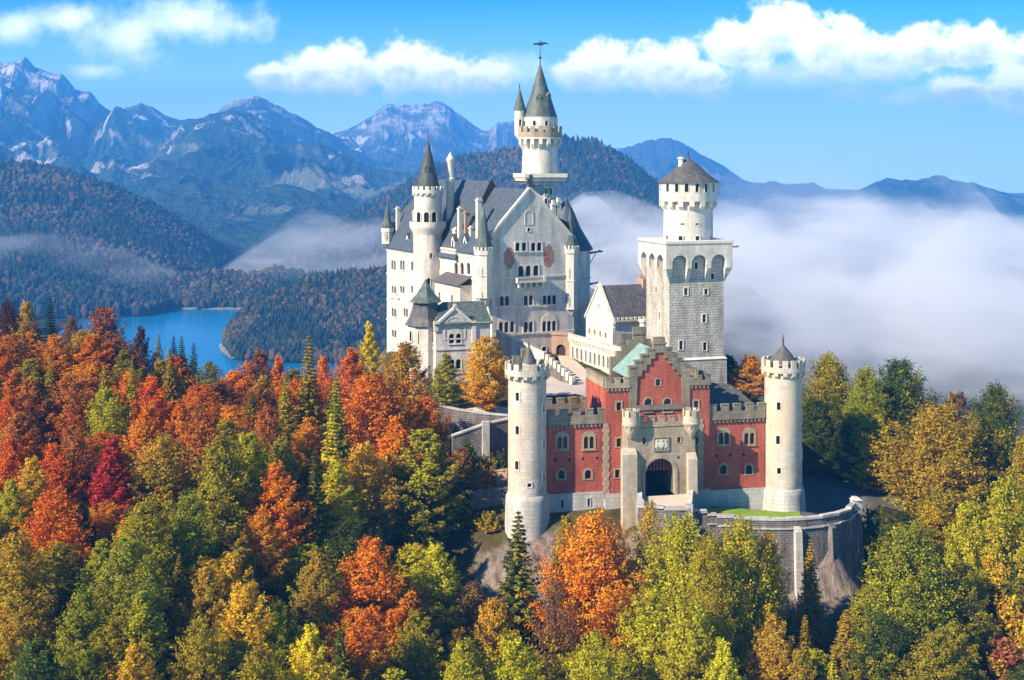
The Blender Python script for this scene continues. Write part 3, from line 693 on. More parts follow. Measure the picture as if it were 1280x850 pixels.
def crown(root, c, r, over, z0, z1, z2, z3, n, mat, mat2=None, wname='machicolation'):
    """corbels z0-z1, parapet ring z1-z2, merlons z2-z3"""
    mb = MB(); zm_ = z0 + (z1 - z0) * .45
    for i in range(n):
        a = TP * i / n; da = TP / n * 0.21
        mb.arc_block(c, r - 0.2, r + over - .01, z0, zm_, a - da, a + da, 1, taper=r + 0.02)
        mb.arc_block(c, r - 0.2, r + over - .01, zm_, z1 - .02, a - da, a + da, 1)
        b = TP * (i + .5) / n; db = TP / n * .5
        mb.arc_block(c, r + over - .3, r + over - 0.014, z1 - (z1 - z0) * .14, z1 - .024, b - db, b + db, 2)
    mb.build(wname, mat2 or mat, root)
    mb = MB(); mb.lathe(c, [(r - 0.1, z1), (r + over, z1), (r + over, z2), (r + over - 0.45, z2), (r + over - 0.45, z1 + 0.15), (0.05, z1 + 0.15)], 40)
    for i in range(n):
        a = TP * i / n; da = TP / n * 0.31
        mb.arc_block(c, r + over - 0.447, r + over - 0.003, z2, z3, a - da, a + da, 2)
    mb.build('battlement', mat, root)
def spire(root, c, prof, mat, tip, seg=24, name='roof', ball=0.22, vane=False, flat=False):
    mb = MB(); mb.lathe(c, prof, seg, capb=True); o = mb.build(name, mat, root, smooth=not flat)
    f = MB(); zt = prof[-1][1]
    f.lathe(c, [(0.02, zt - 0.3), (0.16, zt - 0.25), (0.12, zt + (tip - zt) * 0.3), (ball, zt + (tip - zt) * 0.4), (0.10, zt + (tip - zt) * 0.52), (0.07, tip)], 8, capt=True)
    f.build('finial', IRON if not vane else VERD, o)
    return o
def gable_roof(mb, A, B, C_, D, ridge0, ridge1, th=0.25):
    """roof over eave corners A,B (one slope) and D,C (other slope); ridge0 above A-D, ridge1 above B-C"""
    mb.hull([A, B, ridge1, ridge0], [v - Vector((0, 0, th)) for v in (A, B, ridge1, ridge0)])
    mb.hull([ridge0, ridge1, C_, D], [v - Vector((0, 0, th)) for v in (ridge0, ridge1, C_, D)])
    return mb
def V3(p, z): return Vector((p[0], p[1], z))
# ------------------------------------------------------------------ gatehouse front: plane through the two tower axes
TL, TR = (2.65, 236.0), (49.05, 246.0)
G = plane2(TL, TR)
GA = G.ang
Gz = lambda px, py, d=0.0: G.hit(px, py, d)[1]
Gu = lambda px, d=0.0: G.U(px, d)
def th_for(s): return -math.pi / 2 + math.asin(max(-0.98, min(0.98, s)))
def gate_tower(label, c, cpx, rpx, rows, y_plinth, y_cor0, y_cor1, y_mid, y_top, zbot, slits_front, slits_right, cone, chim=False):
    Y = c[1] - 3.3; r = rpx / F * c[1]
    zz = lambda py: CZ - (py - HY) / F * Y
    root = empty('gate_tower', (c[0], c[1], zz(y_plinth)), label, 'tower', 'round towers flanking the red gatehouse')
    zp, zc0, zc1, zm, zt = zz(y_plinth), zz(y_cor0), zz(y_cor1), zz(y_mid), zz(y_top)
    mb = MB(); mb.lathe(c, [(r * 1.22, zbot), (r * 1.13, zp - 1.2), (r * 1.10, zp - 0.25), (r * 1.04, zp), (r, zp + 0.02)], 44); mb.build('plinth', PLINTH, root, True)
    H = [(th_for(s), zz(y1), zz(y0), 0.75) for (s, y0, y1) in slits_front + slits_right]
    mb = MB(); rad = round_shaft(mb, c, [(r, zp), (r * 0.985, zc0 + 0.1), (r * 0.985, zc1)], H); mb.build('shaft', GATES, root, True)
    slits(root, c, rad, H)
    crown(root, c, r * 0.985, 0.62, zc0, zc1, zm, zt, 15, GATES)
    mb = MB()
    cx, cyy = c[0] + cone[0], c[1] + cone[1]; rr, z0, z1, z2 = cone[2], zm - 0.6, zz(cone[3]), zz(cone[4])
    if rr < 2.2:
        mb.lathe((cx, cyy), [(rr * 0.9, zm - 0.8), (rr * 0.9, z1)], 16); mb.build('stair_head', GATES, root, True)
    spire(root, (cx, cyy), [(rr, z1 - 0.02), (rr * 0.62, z1 + (z2 - z1) * 0.4), (0.05, z2)], GREYR, zz(cone[5]))
    if chim:
        mb = MB(); mb.box((c[0] - 2.0, c[1] + 0.5, zm - 0.5), 1.2, 0.9, zt + 1.5 - zm, GA); mb.box((c[0] - 0.4, c[1] + 1.9, zm - 0.5), 1.3, 0.9, zt + 2.6 - zm, GA); mb.build('chimney', DSAND, root)
    return root
gate_tower('pale round tower beside the rocky cliff with a slim turret cone off centre', TL, 659, 24.2, None, 622, 478.5, 470, 464, 456, 131.5,
    [(-0.52, 491, 502), (-0.52, 533, 544), (-0.54, 577, 588), (0.1, 604, 609)], [(0.84, 507, 518), (0.84, 553, 564), (0.84, 595, 606)], (0.3, 0.6, 1.35, 457, 436, 431), True)
gate_tower('pale round tower on the lawn with a wide grey cone roof behind its battlements', TR, 979, 23.4, None, 613, 474.5, 465.5, 460, 451, 136.0,
    [(-0.42, 503, 513), (-0.45, 545, 556), (-0.4, 585, 593)], [(0.9, 520, 532), (0.9, 565, 577)], (0.0, 0.0, 2.75, 456, 433.5, 421))
# ------------------------------------------------------------------ gatehouse
def gatehouse():
    gr = empty('gatehouse', tuple(G.pt(23, 137.5)), 'red brick gatehouse with a stepped gable and a grey stone entrance bay', 'gatehouse')
    zpl0, zpl = 136.2, Gz(720, 617); D = 11.5
    def wing(px0, px1, py_red, py_top, pcor, hs_up, hs_lo, holes_py, slit_px, name):
        u0, u1 = Gu(px0), Gu(px1); zr = Gz((px0 + px1) / 2, py_red); zt = Gz((px0 + px1) / 2, py_top); zc = Gz((px0 + px1) / 2, pcor); zpp = Gz((px0 + px1) / 2, holes_py[1])
        H = []
        for pxs in hs_up: winpx(gr, G, pxs, holes_py[2], holes_py[3], 6.0, H, hood=True, mat=SAND, rim=0.34)
        for p in hs_lo: winpx(gr, G, [p], holes_py[4], holes_py[5], 6.6, H, mat=SAND, rim=0.38, sill=False)
        # row of square putlog openings
        n = 4
        for i in range(n):
            uu = u0 + (u1 - u0) * (0.14 + 0.72 * i / (n - 1)); z = Gz((px0 + px1) / 2, holes_py[0])
            H.append(rect_poly(uu - 0.22, uu + 0.22, z - 0.25, z + 0.25))
        c = [tuple(G.pt(u0, 0))[:2], tuple(G.pt(u1, 0))[:2], tuple(G.pt(u1, 0, -D))[:2], tuple(G.pt(u0, 0, -D))[:2]]
        mb = MB(); wall_ring(mb, c, zpp, zr, {0: [[(q[0] - u0, q[1]) for q in h] for h in H]}); mb.build('wall', RED, gr)
        S = []
        for p in slit_px: window(gr, G, [Gu(p)], zpp - 2.2, zpp - 0.9, 0.45, S, arch=False, mat=PLINTH, rim=0.16, sill=False, d=0.25, name='slit_window', depth=0.1)
        mb = MB(); mb.face(G, rect_poly(u0 - 0.1, u1 + 0.1, zpl0 - 1, zpp), S, 0.25, 0.4); mb.pbox(G, u0 - 0.1, u1 + 0.1, zpp - 0.02, zpp + 0.15, -0.3, 0.26); mb.build('plinth', PLINTH, gr)
        mb = MB(); corbel_row(mb, G, u0, u1, zr - 0.55, zr + 0.02, -0.02, 0.32, 0.75, 0.36); mb.pbox(G, u0, u1, zr, zr + 0.5, -0.4, 0.42); mb.build('cornice', DSAND, gr)
        mb = MB(); battlement(mb, G, u0, u1, zr + 0.5, zc, zt, 0.7, 1.35, 0.95, 0.35, 0.12); mb.build('battlement', DSAND, gr); mb = MB(); battlement(mb, G.shift(0, -D), u0, u1, zr, zc, zt, 0.7, 1.35, 0.95, 0.35, 0.12); mb.build('battlement', DSAND, gr)
        mb = MB(); mb.pbox(G, u0, u1, zr + 0.1, zr + 0.3, -D, -0.35); mb.build('deck', GREYR, gr)
    wing(684, 757, 530, 512, 519, [[699.2, 706.0], [732.5, 739.5]], [701.5, 735], (574, 617, 545.5, 560.5, 587.5, 598.5), [702.5, 735.5], 'left')
    wing(886, 956, 523.5, 505, 513, [[901, 908], [933, 940]], [904, 936], (568.5, 612, 541, 555, 581, 592.5), [], 'right')
    # centre block
    d0 = 0.7
    uc0, uc1 = Gu(757, d0), Gu(887, d0); z0 = zpl0; zt = Gz(770, 485, d0)
    ug0, ug1 = Gu(788, d0), Gu(860, d0)
    H = []
    for p, a, b in ((773.5, 503, 513), (870, 501, 511), (773.5, 548, 558.5), (870, 546, 556), (771.5, 587, 597)):
        winpx(gr, G, [p], a, b, 5.2, H, mat=SAND, rim=0.3, arch=False, sill=False) if False else H.extend([]) or window(gr, G, [Gu(p, d0)], Gz(p, b, d0), Gz(p, a, d0), 0.8, H, mat=SAND, rim=0.3, arch=False, sill=False, d=d0)
    for p in (810, 834.2): window(gr, G, [Gu(p, d0)], Gz(p, 514, d0), Gz(p, 498, d0), 1.35, H, mat=SAND, rim=0.24, sill=True, d=d0)
    window(gr, G, [Gu(822.5, d0)], Gz(822, 482, d0), Gz(822, 474, d0), 0.85, H, mat=SAND, rim=0.2, arch=False, sill=False, d=d0)
    _d1 = 4.2; H.append(arch_poly(Gu(825, _d1), Gz(825, 619, _d1), Gz(825, 573, _d1), Gu(843.5, _d1) - Gu(806.5, _d1), 16))
    # stepped gable outline
    top = Gz(824, 430, d0); base = Gz(824, 466, d0); um = (ug0 + ug1) / 2; hw = (ug1 - ug0) / 2
    steps = 5
    def stepped(k, off_z, u_in):   # outline points right to left
        pts = []; h = (top - base - off_z) / steps
        for i in range(steps):
            x = (hw - u_in) * (1 - i / steps) ; zz = base + off_z * 0.2 + h * (i + 1) - k
            pts += [(um + x, zz - h), (um + x, zz)]
        pts += [(um - a + um, b) for a, b in reversed(pts)] if False else [(2 * um - a, b) for a, b in reversed(pts)]
        return pts
    outl = [(uc0, z0 + 1.5), (uc1, z0 + 1.5), (uc1, zt), (ug1, zt)] + stepped(0, 0, 0.0) + [(ug0, zt), (uc0, zt)]
    mb = MB(); mb.face(G, outl, H, d0, 0.5)
    for (ua, ub) in ((uc0, uc0),):  # flank walls
        mb.add([G.pt(uc0, z0 + 1.5, d0), G.pt(uc0, z0 + 1.5, -D - 1), G.pt(uc0, zt, -D - 1), G.pt(uc0, zt, d0)], [(0, 3, 2, 1)])
        mb.add([G.pt(uc1, z0 + 1.5, d0), G.pt(uc1, z0 + 1.5, -D - 1), G.pt(uc1, zt, -D - 1), G.pt(uc1, zt, d0)], [(0, 1, 2, 3)])
        mb.add([G.pt(uc0, z0 + 1.5, -D - 1), G.pt(uc1, z0 + 1.5, -D - 1), G.pt(uc1, zt, -D - 1), G.pt(uc0, zt, -D - 1)], [(0, 3, 2, 1)])
    mb.build('wall', RED, gr)
    # stone stepped gables (front band, and the whole rear gable)
    inner = [(ug0 + 1.0, Gz(824, 507, d0) + 0.2)] + [(ug1 - 1.0, Gz(824, 507, d0) + 0.2)] + [(a, b) for a, b in stepped(1.5, 0.0, 1.25)] 
    mb = MB(); outer = [(ug0 - 0.25, Gz(824, 512, d0)), (ug1 + 0.25, Gz(824, 512, d0))] + stepped(-0.02, 0, -0.25)
    mb.plate(G, outer, [inner], d0 - 0.8, d0 + 0.28, back=True)
    for i in range(steps):      # coping stones on each step
        h = (top - base) / steps; x = (hw + 0.25) * (1 - i / steps); xn = (hw + 0.25) * (1 - (i + 1) / steps)
        for sgn in (-1, 1):
            a, b = um + sgn * x, um + sgn * xn
            a += sgn * 0.12
            mb.pbox(G, min(a, b), max(a, b), base + h * (i + 1) + 0.02, base + h * (i + 1) + 0.3, d0 - 0.95, d0 + 0.42)
    mb.pbox(G, um - 1.0, um + 1.0, top + 0.3, top + 1.2, d0 - 0.8, d0 + 0.2)
    mb.build('stepped_gable', DSAND, gr)
    mb = MB(); rear = [(ug0 - 0.25, zt - 0.5), (ug1 + 0.25, zt - 0.5)] + stepped(-0.3, 0, -0.25)
    mb.plate(G, rear, [], -D - 0.2, -D + 0.7, back=True); mb.pbox(G, um - 1.2, um + 1.2, top, top + 1.6, -D - 0.2, -D + 0.7); mb.build('stepped_gable', DSAND, gr)
    # verdigris roof between the gables
    zr_, ze = top - 1.3, base - 0.9
    mb = MB(); gable_roof(mb, G.pt(ug0 + 0.1, ze, d0 - 0.8), G.pt(ug0 + 0.1, ze, -D + 0.7), G.pt(ug1 - 0.1, ze, -D + 0.7), G.pt(ug1 - 0.1, ze, d0 - 0.8), G.pt(um, zr_, d0 - 0.8), G.pt(um, zr_, -D + 0.7)); mb.build('roof', TURQ, gr)
    # side terraces of the centre block
    for (a, b) in ((uc0, ug0 - 0.26), (ug1 + 0.26, uc1)):
        mb = MB(); corbel_row(mb, G, a, b, zt - 0.5, zt + 0.02, d0, d0 + 0.3, 0.7, 0.32); mb.pbox(G, a - 0.1, b + 0.1, zt, zt + 0.35, d0 - 0.5, d0 + 0.4)
        mb.build('cornice', DSAND if a > um else SAND, gr); mb = MB(); battlement(mb, G, a, b, zt + 0.35, zt + 0.9, zt + 1.7, 0.6, 0.85, 0.65, d0 + 0.3, 0.1)
        mb.build('battlement', DSAND if a > um else SAND, gr); mb = MB()
        e = a if a < um - 3 else b; PS = Plane(tuple(G.pt(e, 0, d0))[:2], GA + math.pi / 2) if e == b else Plane(tuple(G.pt(e, 0, -D))[:2], GA - math.pi / 2)
        battlement(mb, PS, 0, D, zt, zt + 0.9, zt + 1.7, 0.6, 0.85, 0.65, 0.25, 0.1)
        mb.build('battlement', DSAND if a > um else SAND, gr); mb = MB(); mb.pbox(G, a, b, zt - 0.1, zt + 0.1, -D, d0 - 0.51); mb.build('deck', GREYR, gr)
    # buff stone outer bay at the left rear of the centre block
    # stone quoins/pilasters
    for px, pyt, pyb in ((758, 520, 641), (876, 514, 628)):
        dd = d0 + 0.12; u = Gu(px, dd); mb = MB()
        for i in range(22):
            z = z0 + 4.4 + i * 0.78
            if z > zt - 6.2: break
            w = 0.62 if i % 2 else 0.42
            mb.pbox(G, u - w, u + w, z + 0.01, z + 0.77, d0 - 0.2, dd)
        mb.build('quoin', SAND, gr)
    mb = MB(); mb.pbox(G, uc0 - 0.1, uc1 + 0.1, z0 - 1, Gz(765, 617, d0), -0.6, d0 + 0.22); mb.build('plinth', PLINTH, gr)
    # entrance bay
    d1 = 4.2; ub0, ub1 = Gu(784.5, d1), Gu(869, d1); ztb = Gz(826, 533, d1); zb = z0 - 0.5
    ua, hwid = Gu(825, d1), (Gu(843.5, d1) - Gu(806.5, d1)) / 2
    zs, za = Gz(825, 619, d1), Gz(825, 573, d1)
    gate = arch_poly(ua, zs, za, hwid * 2, 16); H = [gate]
    for px, y0, y1 in ((805, 547, 555), (848.5, 546.5, 553)):
        window(gr, G, [Gu(px, d1)], Gz(px, y1, d1), Gz(px, y0, d1), 0.62, H, arch=False, mat=SAND, rim=0.18, sill=False, d=d1, name='slit_window')
    H.append(rect_poly(Gu(848.5, d1) - 0.22, Gu(848.5, d1) + 0.22, Gz(848, 572, d1) - 0.22, Gz(848, 572, d1) + 0.22))
    # shield panel
    mb = MB(); mb.face(G, rect_poly(ub0, ub1, zb, ztb), H, d1, 0.9)
    mb.add([G.pt(ub0, zb, d1), G.pt(ub0, zb, d0), G.pt(ub0, ztb, d0), G.pt(ub0, ztb, d1)], [(0, 3, 2, 1)]); mb.add([G.pt(ub1, zb, d1), G.pt(ub1, zb, d0), G.pt(ub1, ztb, d0), G.pt(ub1, ztb, d1)], [(0, 1, 2, 3)])
    bay = mb.build('entrance_bay', SAND, gr)
    mb = MB(); mb.pbox(G, ub0, ub1, ztb - 0.2, ztb, d0, d1); battlement(mb, G, ub0, ub1, ztb - 0.01, ztb + 0.75, ztb + 1.75, 0.55, 1.05, 0.75, d1 + 0.12, 0.12); mb.build('battlement', SAND, bay)
    ring = MB(); ring.plate(G, arch_poly(ua, zs, za + 0.5, hwid * 2 + 1.0, 16), [gate], d1 + 0.002, d1 + 0.16); ring.build('gate_arch', SAND, bay)
    t = MB(); L = 11.0; n = len(gate)
    t.add([G.pt(a, b, d1 - 0.9) for a, b in gate] + [G.pt(ua + (a - ua) * 0.98, b, d1 - L) for a, b in gate], [((i + 1) % n, (i + 1) % n + n, i + n, i) for i in range(n)]); t.build('gate_passage', BAST, bay)
    t = MB(); fl, tr = tess(ccw(gate)); t.add([G.pt(p.x, p.y, d1 - L + 0.2) for p in fl], tr); t.build('passage_dark_end', WOOD, bay)  # dark sheet across the passage end, put in for the darkness inside
    t = MB()
    for i in range(9): 
        x = ua - hwid + (i + 0.5) * hwid * 2 / 9; zz = zs + (za - zs) * 0.62; t.pbox(G, x - 0.13, x + 0.13, zz, za - abs(i - 4) ** 2 * 0.11, d1 - 1.6, d1 - 1.5)
    for k in range(3): t.pbox(G, ua - hwid, ua + hwid, zs + (za - zs) * (0.66 + 0.1 * k), zs + (za - zs) * (0.66 + 0.1 * k) + 0.1, d1 - 1.64, d1 - 1.46)
    t.build('portcullis', plain('red_brown_timber', (.20, .055, .035), .7, .2, 3), bay)
    us, zs0, zs1 = Gu(826, d1), Gz(826, 563.5, d1), Gz(826, 545.5, d1); hh = zs1 - zs0
    mb = MB(); mb.plate(G, rect_poly(us - 1.45, us + 1.45, zs0, zs1), [rect_poly(us - 1.25, us + 1.25, zs0 + 0.2, zs1 - 0.2)], d1, d1 + 0.22); mb.pbox(G, us - 1.26, us + 1.26, zs0 + 0.19, zs1 - 0.19, d1, d1 + 0.06)
    sh = MB(); sh.plate(G, [(us - 0.5, zs0 + 1.55), (us - 0.5, zs0 + 0.9), (us, zs0 + 0.4), (us + 0.5, zs0 + 0.9), (us + 0.5, zs0 + 1.55)], [], d1 + 0.06, d1 + 0.26)
    sh.plate(G, [(us - 0.32, zs0 + 1.62), (us + 0.32, zs0 + 1.62), (us + 0.42, zs0 + 2.05), (us + 0.2, zs0 + 1.85), (us, zs0 + 2.12), (us - 0.2, zs0 + 1.85), (us - 0.42, zs0 + 2.05)], [], d1 + 0.06, d1 + 0.22)
    for sg in (-1, 1):   # rearing supporters
        sh.plate(G, [(us + sg * x, zs0 + z) for x, z in ((0.58, 0.45), (0.8, 0.4), (0.84, 0.8), (1.12, 0.45), (1.16, 0.9), (1.02, 1.4), (1.0, 1.9), (0.72, 2.0), (0.58, 1.75), (0.72, 1.6), (0.56, 1.3), (0.7, 1.05))], [], d1 + 0.06, d1 + 0.2)
    pnl = mb.build('relief_panel', SAND, bay); sh.build('coat_of_arms', TRIM, pnl)
    # corner bartizans
    for px, py0, py1 in ((789, 512, 543), (864.5, 511, 541)):
        uu = Gu(px, d1 + 0.2); c = tuple(G.pt(uu, 0, d1 + 0.1))[:2]; zb0, zb1 = Gz(px, py1, d1 + 0.2), Gz(px, py0, d1 + 0.2); r = 1.55; h = zb1 - zb0
        mb = MB(); mb.lathe(c, [(0.1, zb0 - 0.9), (0.55, zb0 - 0.4), (0.75, zb0), (1.15, zb0 + 0.12 * h), (1.2, zb0 + 0.28 * h), (r, zb0 + 0.36 * h), (r + 0.08, zb0 + 0.42 * h), (r, zb0 + 0.47 * h), (r, zb1 - 0.27 * h), (r - 0.35, zb1 - 0.27 * h), (r - 0.35, zb0 + 0.6 * h), (0.05, zb0 + 0.6 * h)], 24)
        for i in range(8): a = TP * i / 8 + 0.2; mb.arc_block(c, r - 0.348, r - 0.003, zb1 - 0.275 * h, zb1, a - 0.26, a + 0.26, 2)
        for i in range(10): a = TP * i / 10; mb.arc_block(c, 0.9, r - 0.03, zb0 + 0.16 * h, zb0 + 0.36 * h, a - 0.14, a + 0.14, 1, taper=1.2)
        mb.build('bartizan', CREAM, bay, True)
    # sloping wing buttresses beside the arch
    for pa, pb, pt, sg in ((779, 797.5, 570, -1), (861.5, 873, 575, 1)):
        a, b = Gu(pa, d1 + 1.4), Gu(pb, d1 + 1.4); z = Gz(pa, pt, d1 + 1.4)
        mb = MB(); prof = [(d1 - 0.1, z + 1.1), (d1 + 0.9, z), (d1 + 1.3, 135.2), (d1 - 0.1, 135.2)]
        mb.hull([G.pt(b, q[1], q[0]) for q in prof], [G.pt(a, q[1], q[0]) for q in prof]); mb.build('buttress', CREAM, bay)
    # grey slate roof behind the right wing
    ur0, ur1 = Gu(886, -5), Gu(953, -14); zb_ = Gz(915, 508, -9)
    mb = MB(); A, B, C_, D_ = G.pt(Gu(885, -3), zb_ + 0.5, -3.0), G.pt(Gu(951, -3), zb_ + 0.5, -3.0), G.pt(Gu(951, -3), zb_ + 0.5, -16), G.pt(Gu(885, -3), zb_ + 0.5, -16)
    r0, r1 = G.pt(Gu(885, -9), zb_ + 4.6, -9.5), G.pt(Gu(915, -9), zb_ + 4.0, -9.5)
    mb.add([A, B, C_, D_, r0, r1], [(0, 1, 5, 4), (1, 2, 5), (2, 3, 4, 5), (3, 0, 4), (3, 2, 1, 0)]); mb.build('roof', GREYR, gr)
    return gr
gatehouse()
# ------------------------------------------------------------------ square keep with a round lookout on top
def keep():
    a = R(17); K = Plane((0, 0), a)
    v = at(836.8, 300, 290); K = Plane((v.x, v.y), a); S = K.U(904.7); KL = Plane(tuple(K.pt(0, 0, -S))[:2], a - math.pi / 2)
    cen = K.pt(S / 2, 0, -S / 2); c = (cen.x, cen.y)
    z = lambda py: K.hit(870, py)[1]
    r0 = empty('keep_tower', (c[0], c[1], 146), 'tall square pale stone tower with a round lookout and dark cone roof', 'tower')
    zb, zt = 144.0, z(306); HF, HL_ = [], []
    for px, py0, py1 in ((870, 328, 336), (890.5, 342, 349), (857.3, 360, 369), (882.5, 361, 368), (880.2, 393, 403), (851.3, 426, 437), (881, 428, 438)):
        winpx(r0, K, [px], py0, py1, 3.6, HF, arch=False, rim=0.26, proud=0.12, sill=False)
    for px, py0, py1 in ((820.5, 358, 367), (824.5, 390, 400), (822, 428, 438)):
        winpx(r0, KL, [px], py0, py1, 1.7, HL_, arch=False, rim=0.3, proud=0.1, sill=False)
    cs = [tuple(K.pt(u, 0, d))[:2] for u, d in ((0, 0), (S, 0), (S, -S), (0, -S))]
    zband = z(449)
    mb = MB(); wall_ring(mb, cs, zband, z(312), {0: HF, 3: HL_}); mb.build('shaft', KEEPS, r0)
    e = 0.45; Hb = []
    mb = MB(); cb = [tuple(K.pt(u, 0, d))[:2] for u, d in ((-e, e), (S + e, e), (S + e, -S - e), (-e, -S - e))]
    cb2 = [tuple(K.pt(u, 0, d))[:2] for u, d in ((-e - 0.3, e + 0.3), (S + e + 0.3, e + 0.3), (S + e + 0.3, -S - e - 0.3), (-e - 0.3, -S - e - 0.3))]
    mb.hull([V3(p, zband) for p in cb], [V3(p, zb - 12) for p in cb2]); mb.build('base', KEEPS, r0)
    mb = MB(); mb.hull([V3(tuple(K.pt(u, 0, d))[:2], zband + 0.4) for u, d in ((-.05, .05), (S + .05, .05), (S + .05, -S - .05), (-.05, -S - .05))], [V3(p, zband - 0.05) for p in [tuple(K.pt(u, 0, d))[:2] for u, d in ((-e - .15, e + .15), (S + e + .15, e + .15), (S + e + .15, -S - e - .15), (-e - .15, -S - e - .15))]]); mb.build('string_course', TRIM, r0)
    # corbelled gallery: arcades between wedge piers on the four sides
    ov = 1.4; zA, zB, z1 = z(354), z(336), z(304)
    planes = [K, Plane(tuple(K.pt(S, 0, 0))[:2], a + math.pi / 2), Plane(tuple(K.pt(S, 0, -S))[:2], a + math.pi), KL]
    mb = MB()
    for Pn in planes:
        w = S + 2 * ov; bay = (S + 0.9) / 3; ar = bay / 2 - 0.5
        pts = [(-ov, zB + 0.2)]; out = []
        for i in range(3):
            cxx = -0.45 + bay * (i + 0.5); zc = z(318) - ar
            out += [(cxx - ar, zB + 0.2)] + [(cxx - ar * math.cos(math.pi * j / 10), zc + ar * math.sin(math.pi * j / 10)) for j in range(11)] + [(cxx + ar, zB + 0.2)]
        poly = [(-ov + 0.003, zB + 0.2)] + out + [(S + ov - 0.003, zB + 0.2), (S + ov - 0.003, z1), (-ov + 0.003, z1)]
        mb.plate(Pn, poly, [], ov - 0.55, ov, back=True)
        for i in range(4):
            cxx = -0.45 + bay * i; hw = 0.5
            x0, x1 = cxx - hw, cxx + hw
            if i == 0: x0, x1 = 0.003, 0.05 + hw - 0.45
            if i == 3: x0, x1 = S - 0.05 - hw + 0.45, S - 0.003
            pr = [(-0.05, zA), (ov - 0.004, zB + 0.22), (ov - 0.004, zB + 3.0), (-0.05, zB + 3.0)]
            mb.hull([Pn.pt(x1, q[1], q[0]) for q in pr], [Pn.pt(x0, q[1], q[0]) for q in pr])
    for k, Pn in enumerate(planes):   # solid corners below the gallery
        q = Pn.pt(0, 0, 0); 
        A = [Pn.pt(0.02, zA, -0.02), Pn.pt(0.06, zA, -0.02), Pn.pt(0.06, zA, 0.02), Pn.pt(0.02, zA, 0.02)]
        B = [Pn.pt(-ov + .004, zB + .21, -0.3), Pn.pt(0.3, zB + .21, -0.3), Pn.pt(0.3, zB + .21, ov - .004), Pn.pt(-ov + .004, zB + .21, ov - .004)]
        mb.hull(B, A)
    mb.build('corbelled_gallery', LIME, r0)
    mb = MB(); f = ov + 0.18
    mb.pbox(K, -f, S + f, z1, z1 + 0.55, -S - f, f); mb.pbox(K, -ov, S + ov, z1 - 0.35, z1, -S - ov + .01, ov - .01); mb.build('cornice', TRIM, r0)
    mb = MB(); mb.tube(K.pt(S + f - .2, z1 - .9, -1), K.pt(S + f + 1.9, z1 - 1.0, -0.6), 0.28, 0.16, 6); mb.box(tuple(K.pt(S + f + 2.1, z1 - 1.1, -0.6)), 0.8, 0.4, 0.5, a); mb.build('gargoyle', TRIM, r0)
    # round lookout
    Yc = c[1]; zz = lambda py, q=0: CZ - (py - HY) / F * (Yc - 5)
    cp = 860.2
    c2 = ((cp - CX) / F * Yc, Yc)
    rl, rt = 30.8 / F * Yc, 36.2 / F * Yc
    dr = MB(); Hs = [(th_for(s), zz(y1), zz(y0), 0.95) for s, y0, y1 in ((-0.42, 295, 301.5), (0.25, 295, 301.5), (-0.9, 295, 301), (0.85, 295, 301), (-0.35, 279, 281.2), (0.24, 279, 281.2))]
    rad = round_shaft(dr, c2, [(rl, z1 + 0.5), (rl * 0.99, zz(262)), (rl * 0.99, zz(249))], Hs); drm = dr.build('lookout_drum', LIME, r0, True)
    slits(drm, c2, rad, Hs, name='window', rim=0.16)
    mb = MB()
    for i in range(16):
        b = TP * i / 16; mb.arc_block(c2, rl - 0.2, rt - .004, zz(263), zz(258), b - 0.085, b + 0.085, 1, taper=rl); mb.arc_block(c2, rl - 0.2, rt - .004, zz(258), zz(251.5) - .02, b - 0.085, b + 0.085, 1)
    mb.build('machicolation', TRIM, r0)
    Hs = [(th_for(s), zz(240), zz(229.5), 0.85) for s in (-0.985, -0.78, -0.5, -0.18, 0.18, 0.5, 0.78, 0.985)]
    mb = MB(); rad = round_shaft(mb, c2, [(rt, zz(252)), (rt, zz(228))], Hs); mb.lathe(c2, [(rl - .3, zz(252) + .01), (rt, zz(252) + .01)], 40); lo = mb.build('lookout', LIME, r0, True)
    slits(lo, c2, rad, Hs, name='window', rim=0.1)
    rf = spire(r0, c2, [(rt + 0.55, zz(228.5)), (rt * 0.72, zz(219)), (rt * 0.34, zz(206)), (0.1, zz(196.5))], GREYR, zz(187), 40)
    mb = MB(); mb.tube((c2[0] - 1.7, Yc - 1, zz(210)), (c2[0] - 1.7, Yc - 1, zz(199)), 0.62, 0.55, 10); mb.lathe((c2[0] - 1.7, Yc - 1), [(0.5, zz(199)), (0.8, zz(198.6)), (0.7, zz(197)), (0.3, zz(196))], 10, capt=True); mb.build('chimney', TRIM, rf)
    return r0
keep()
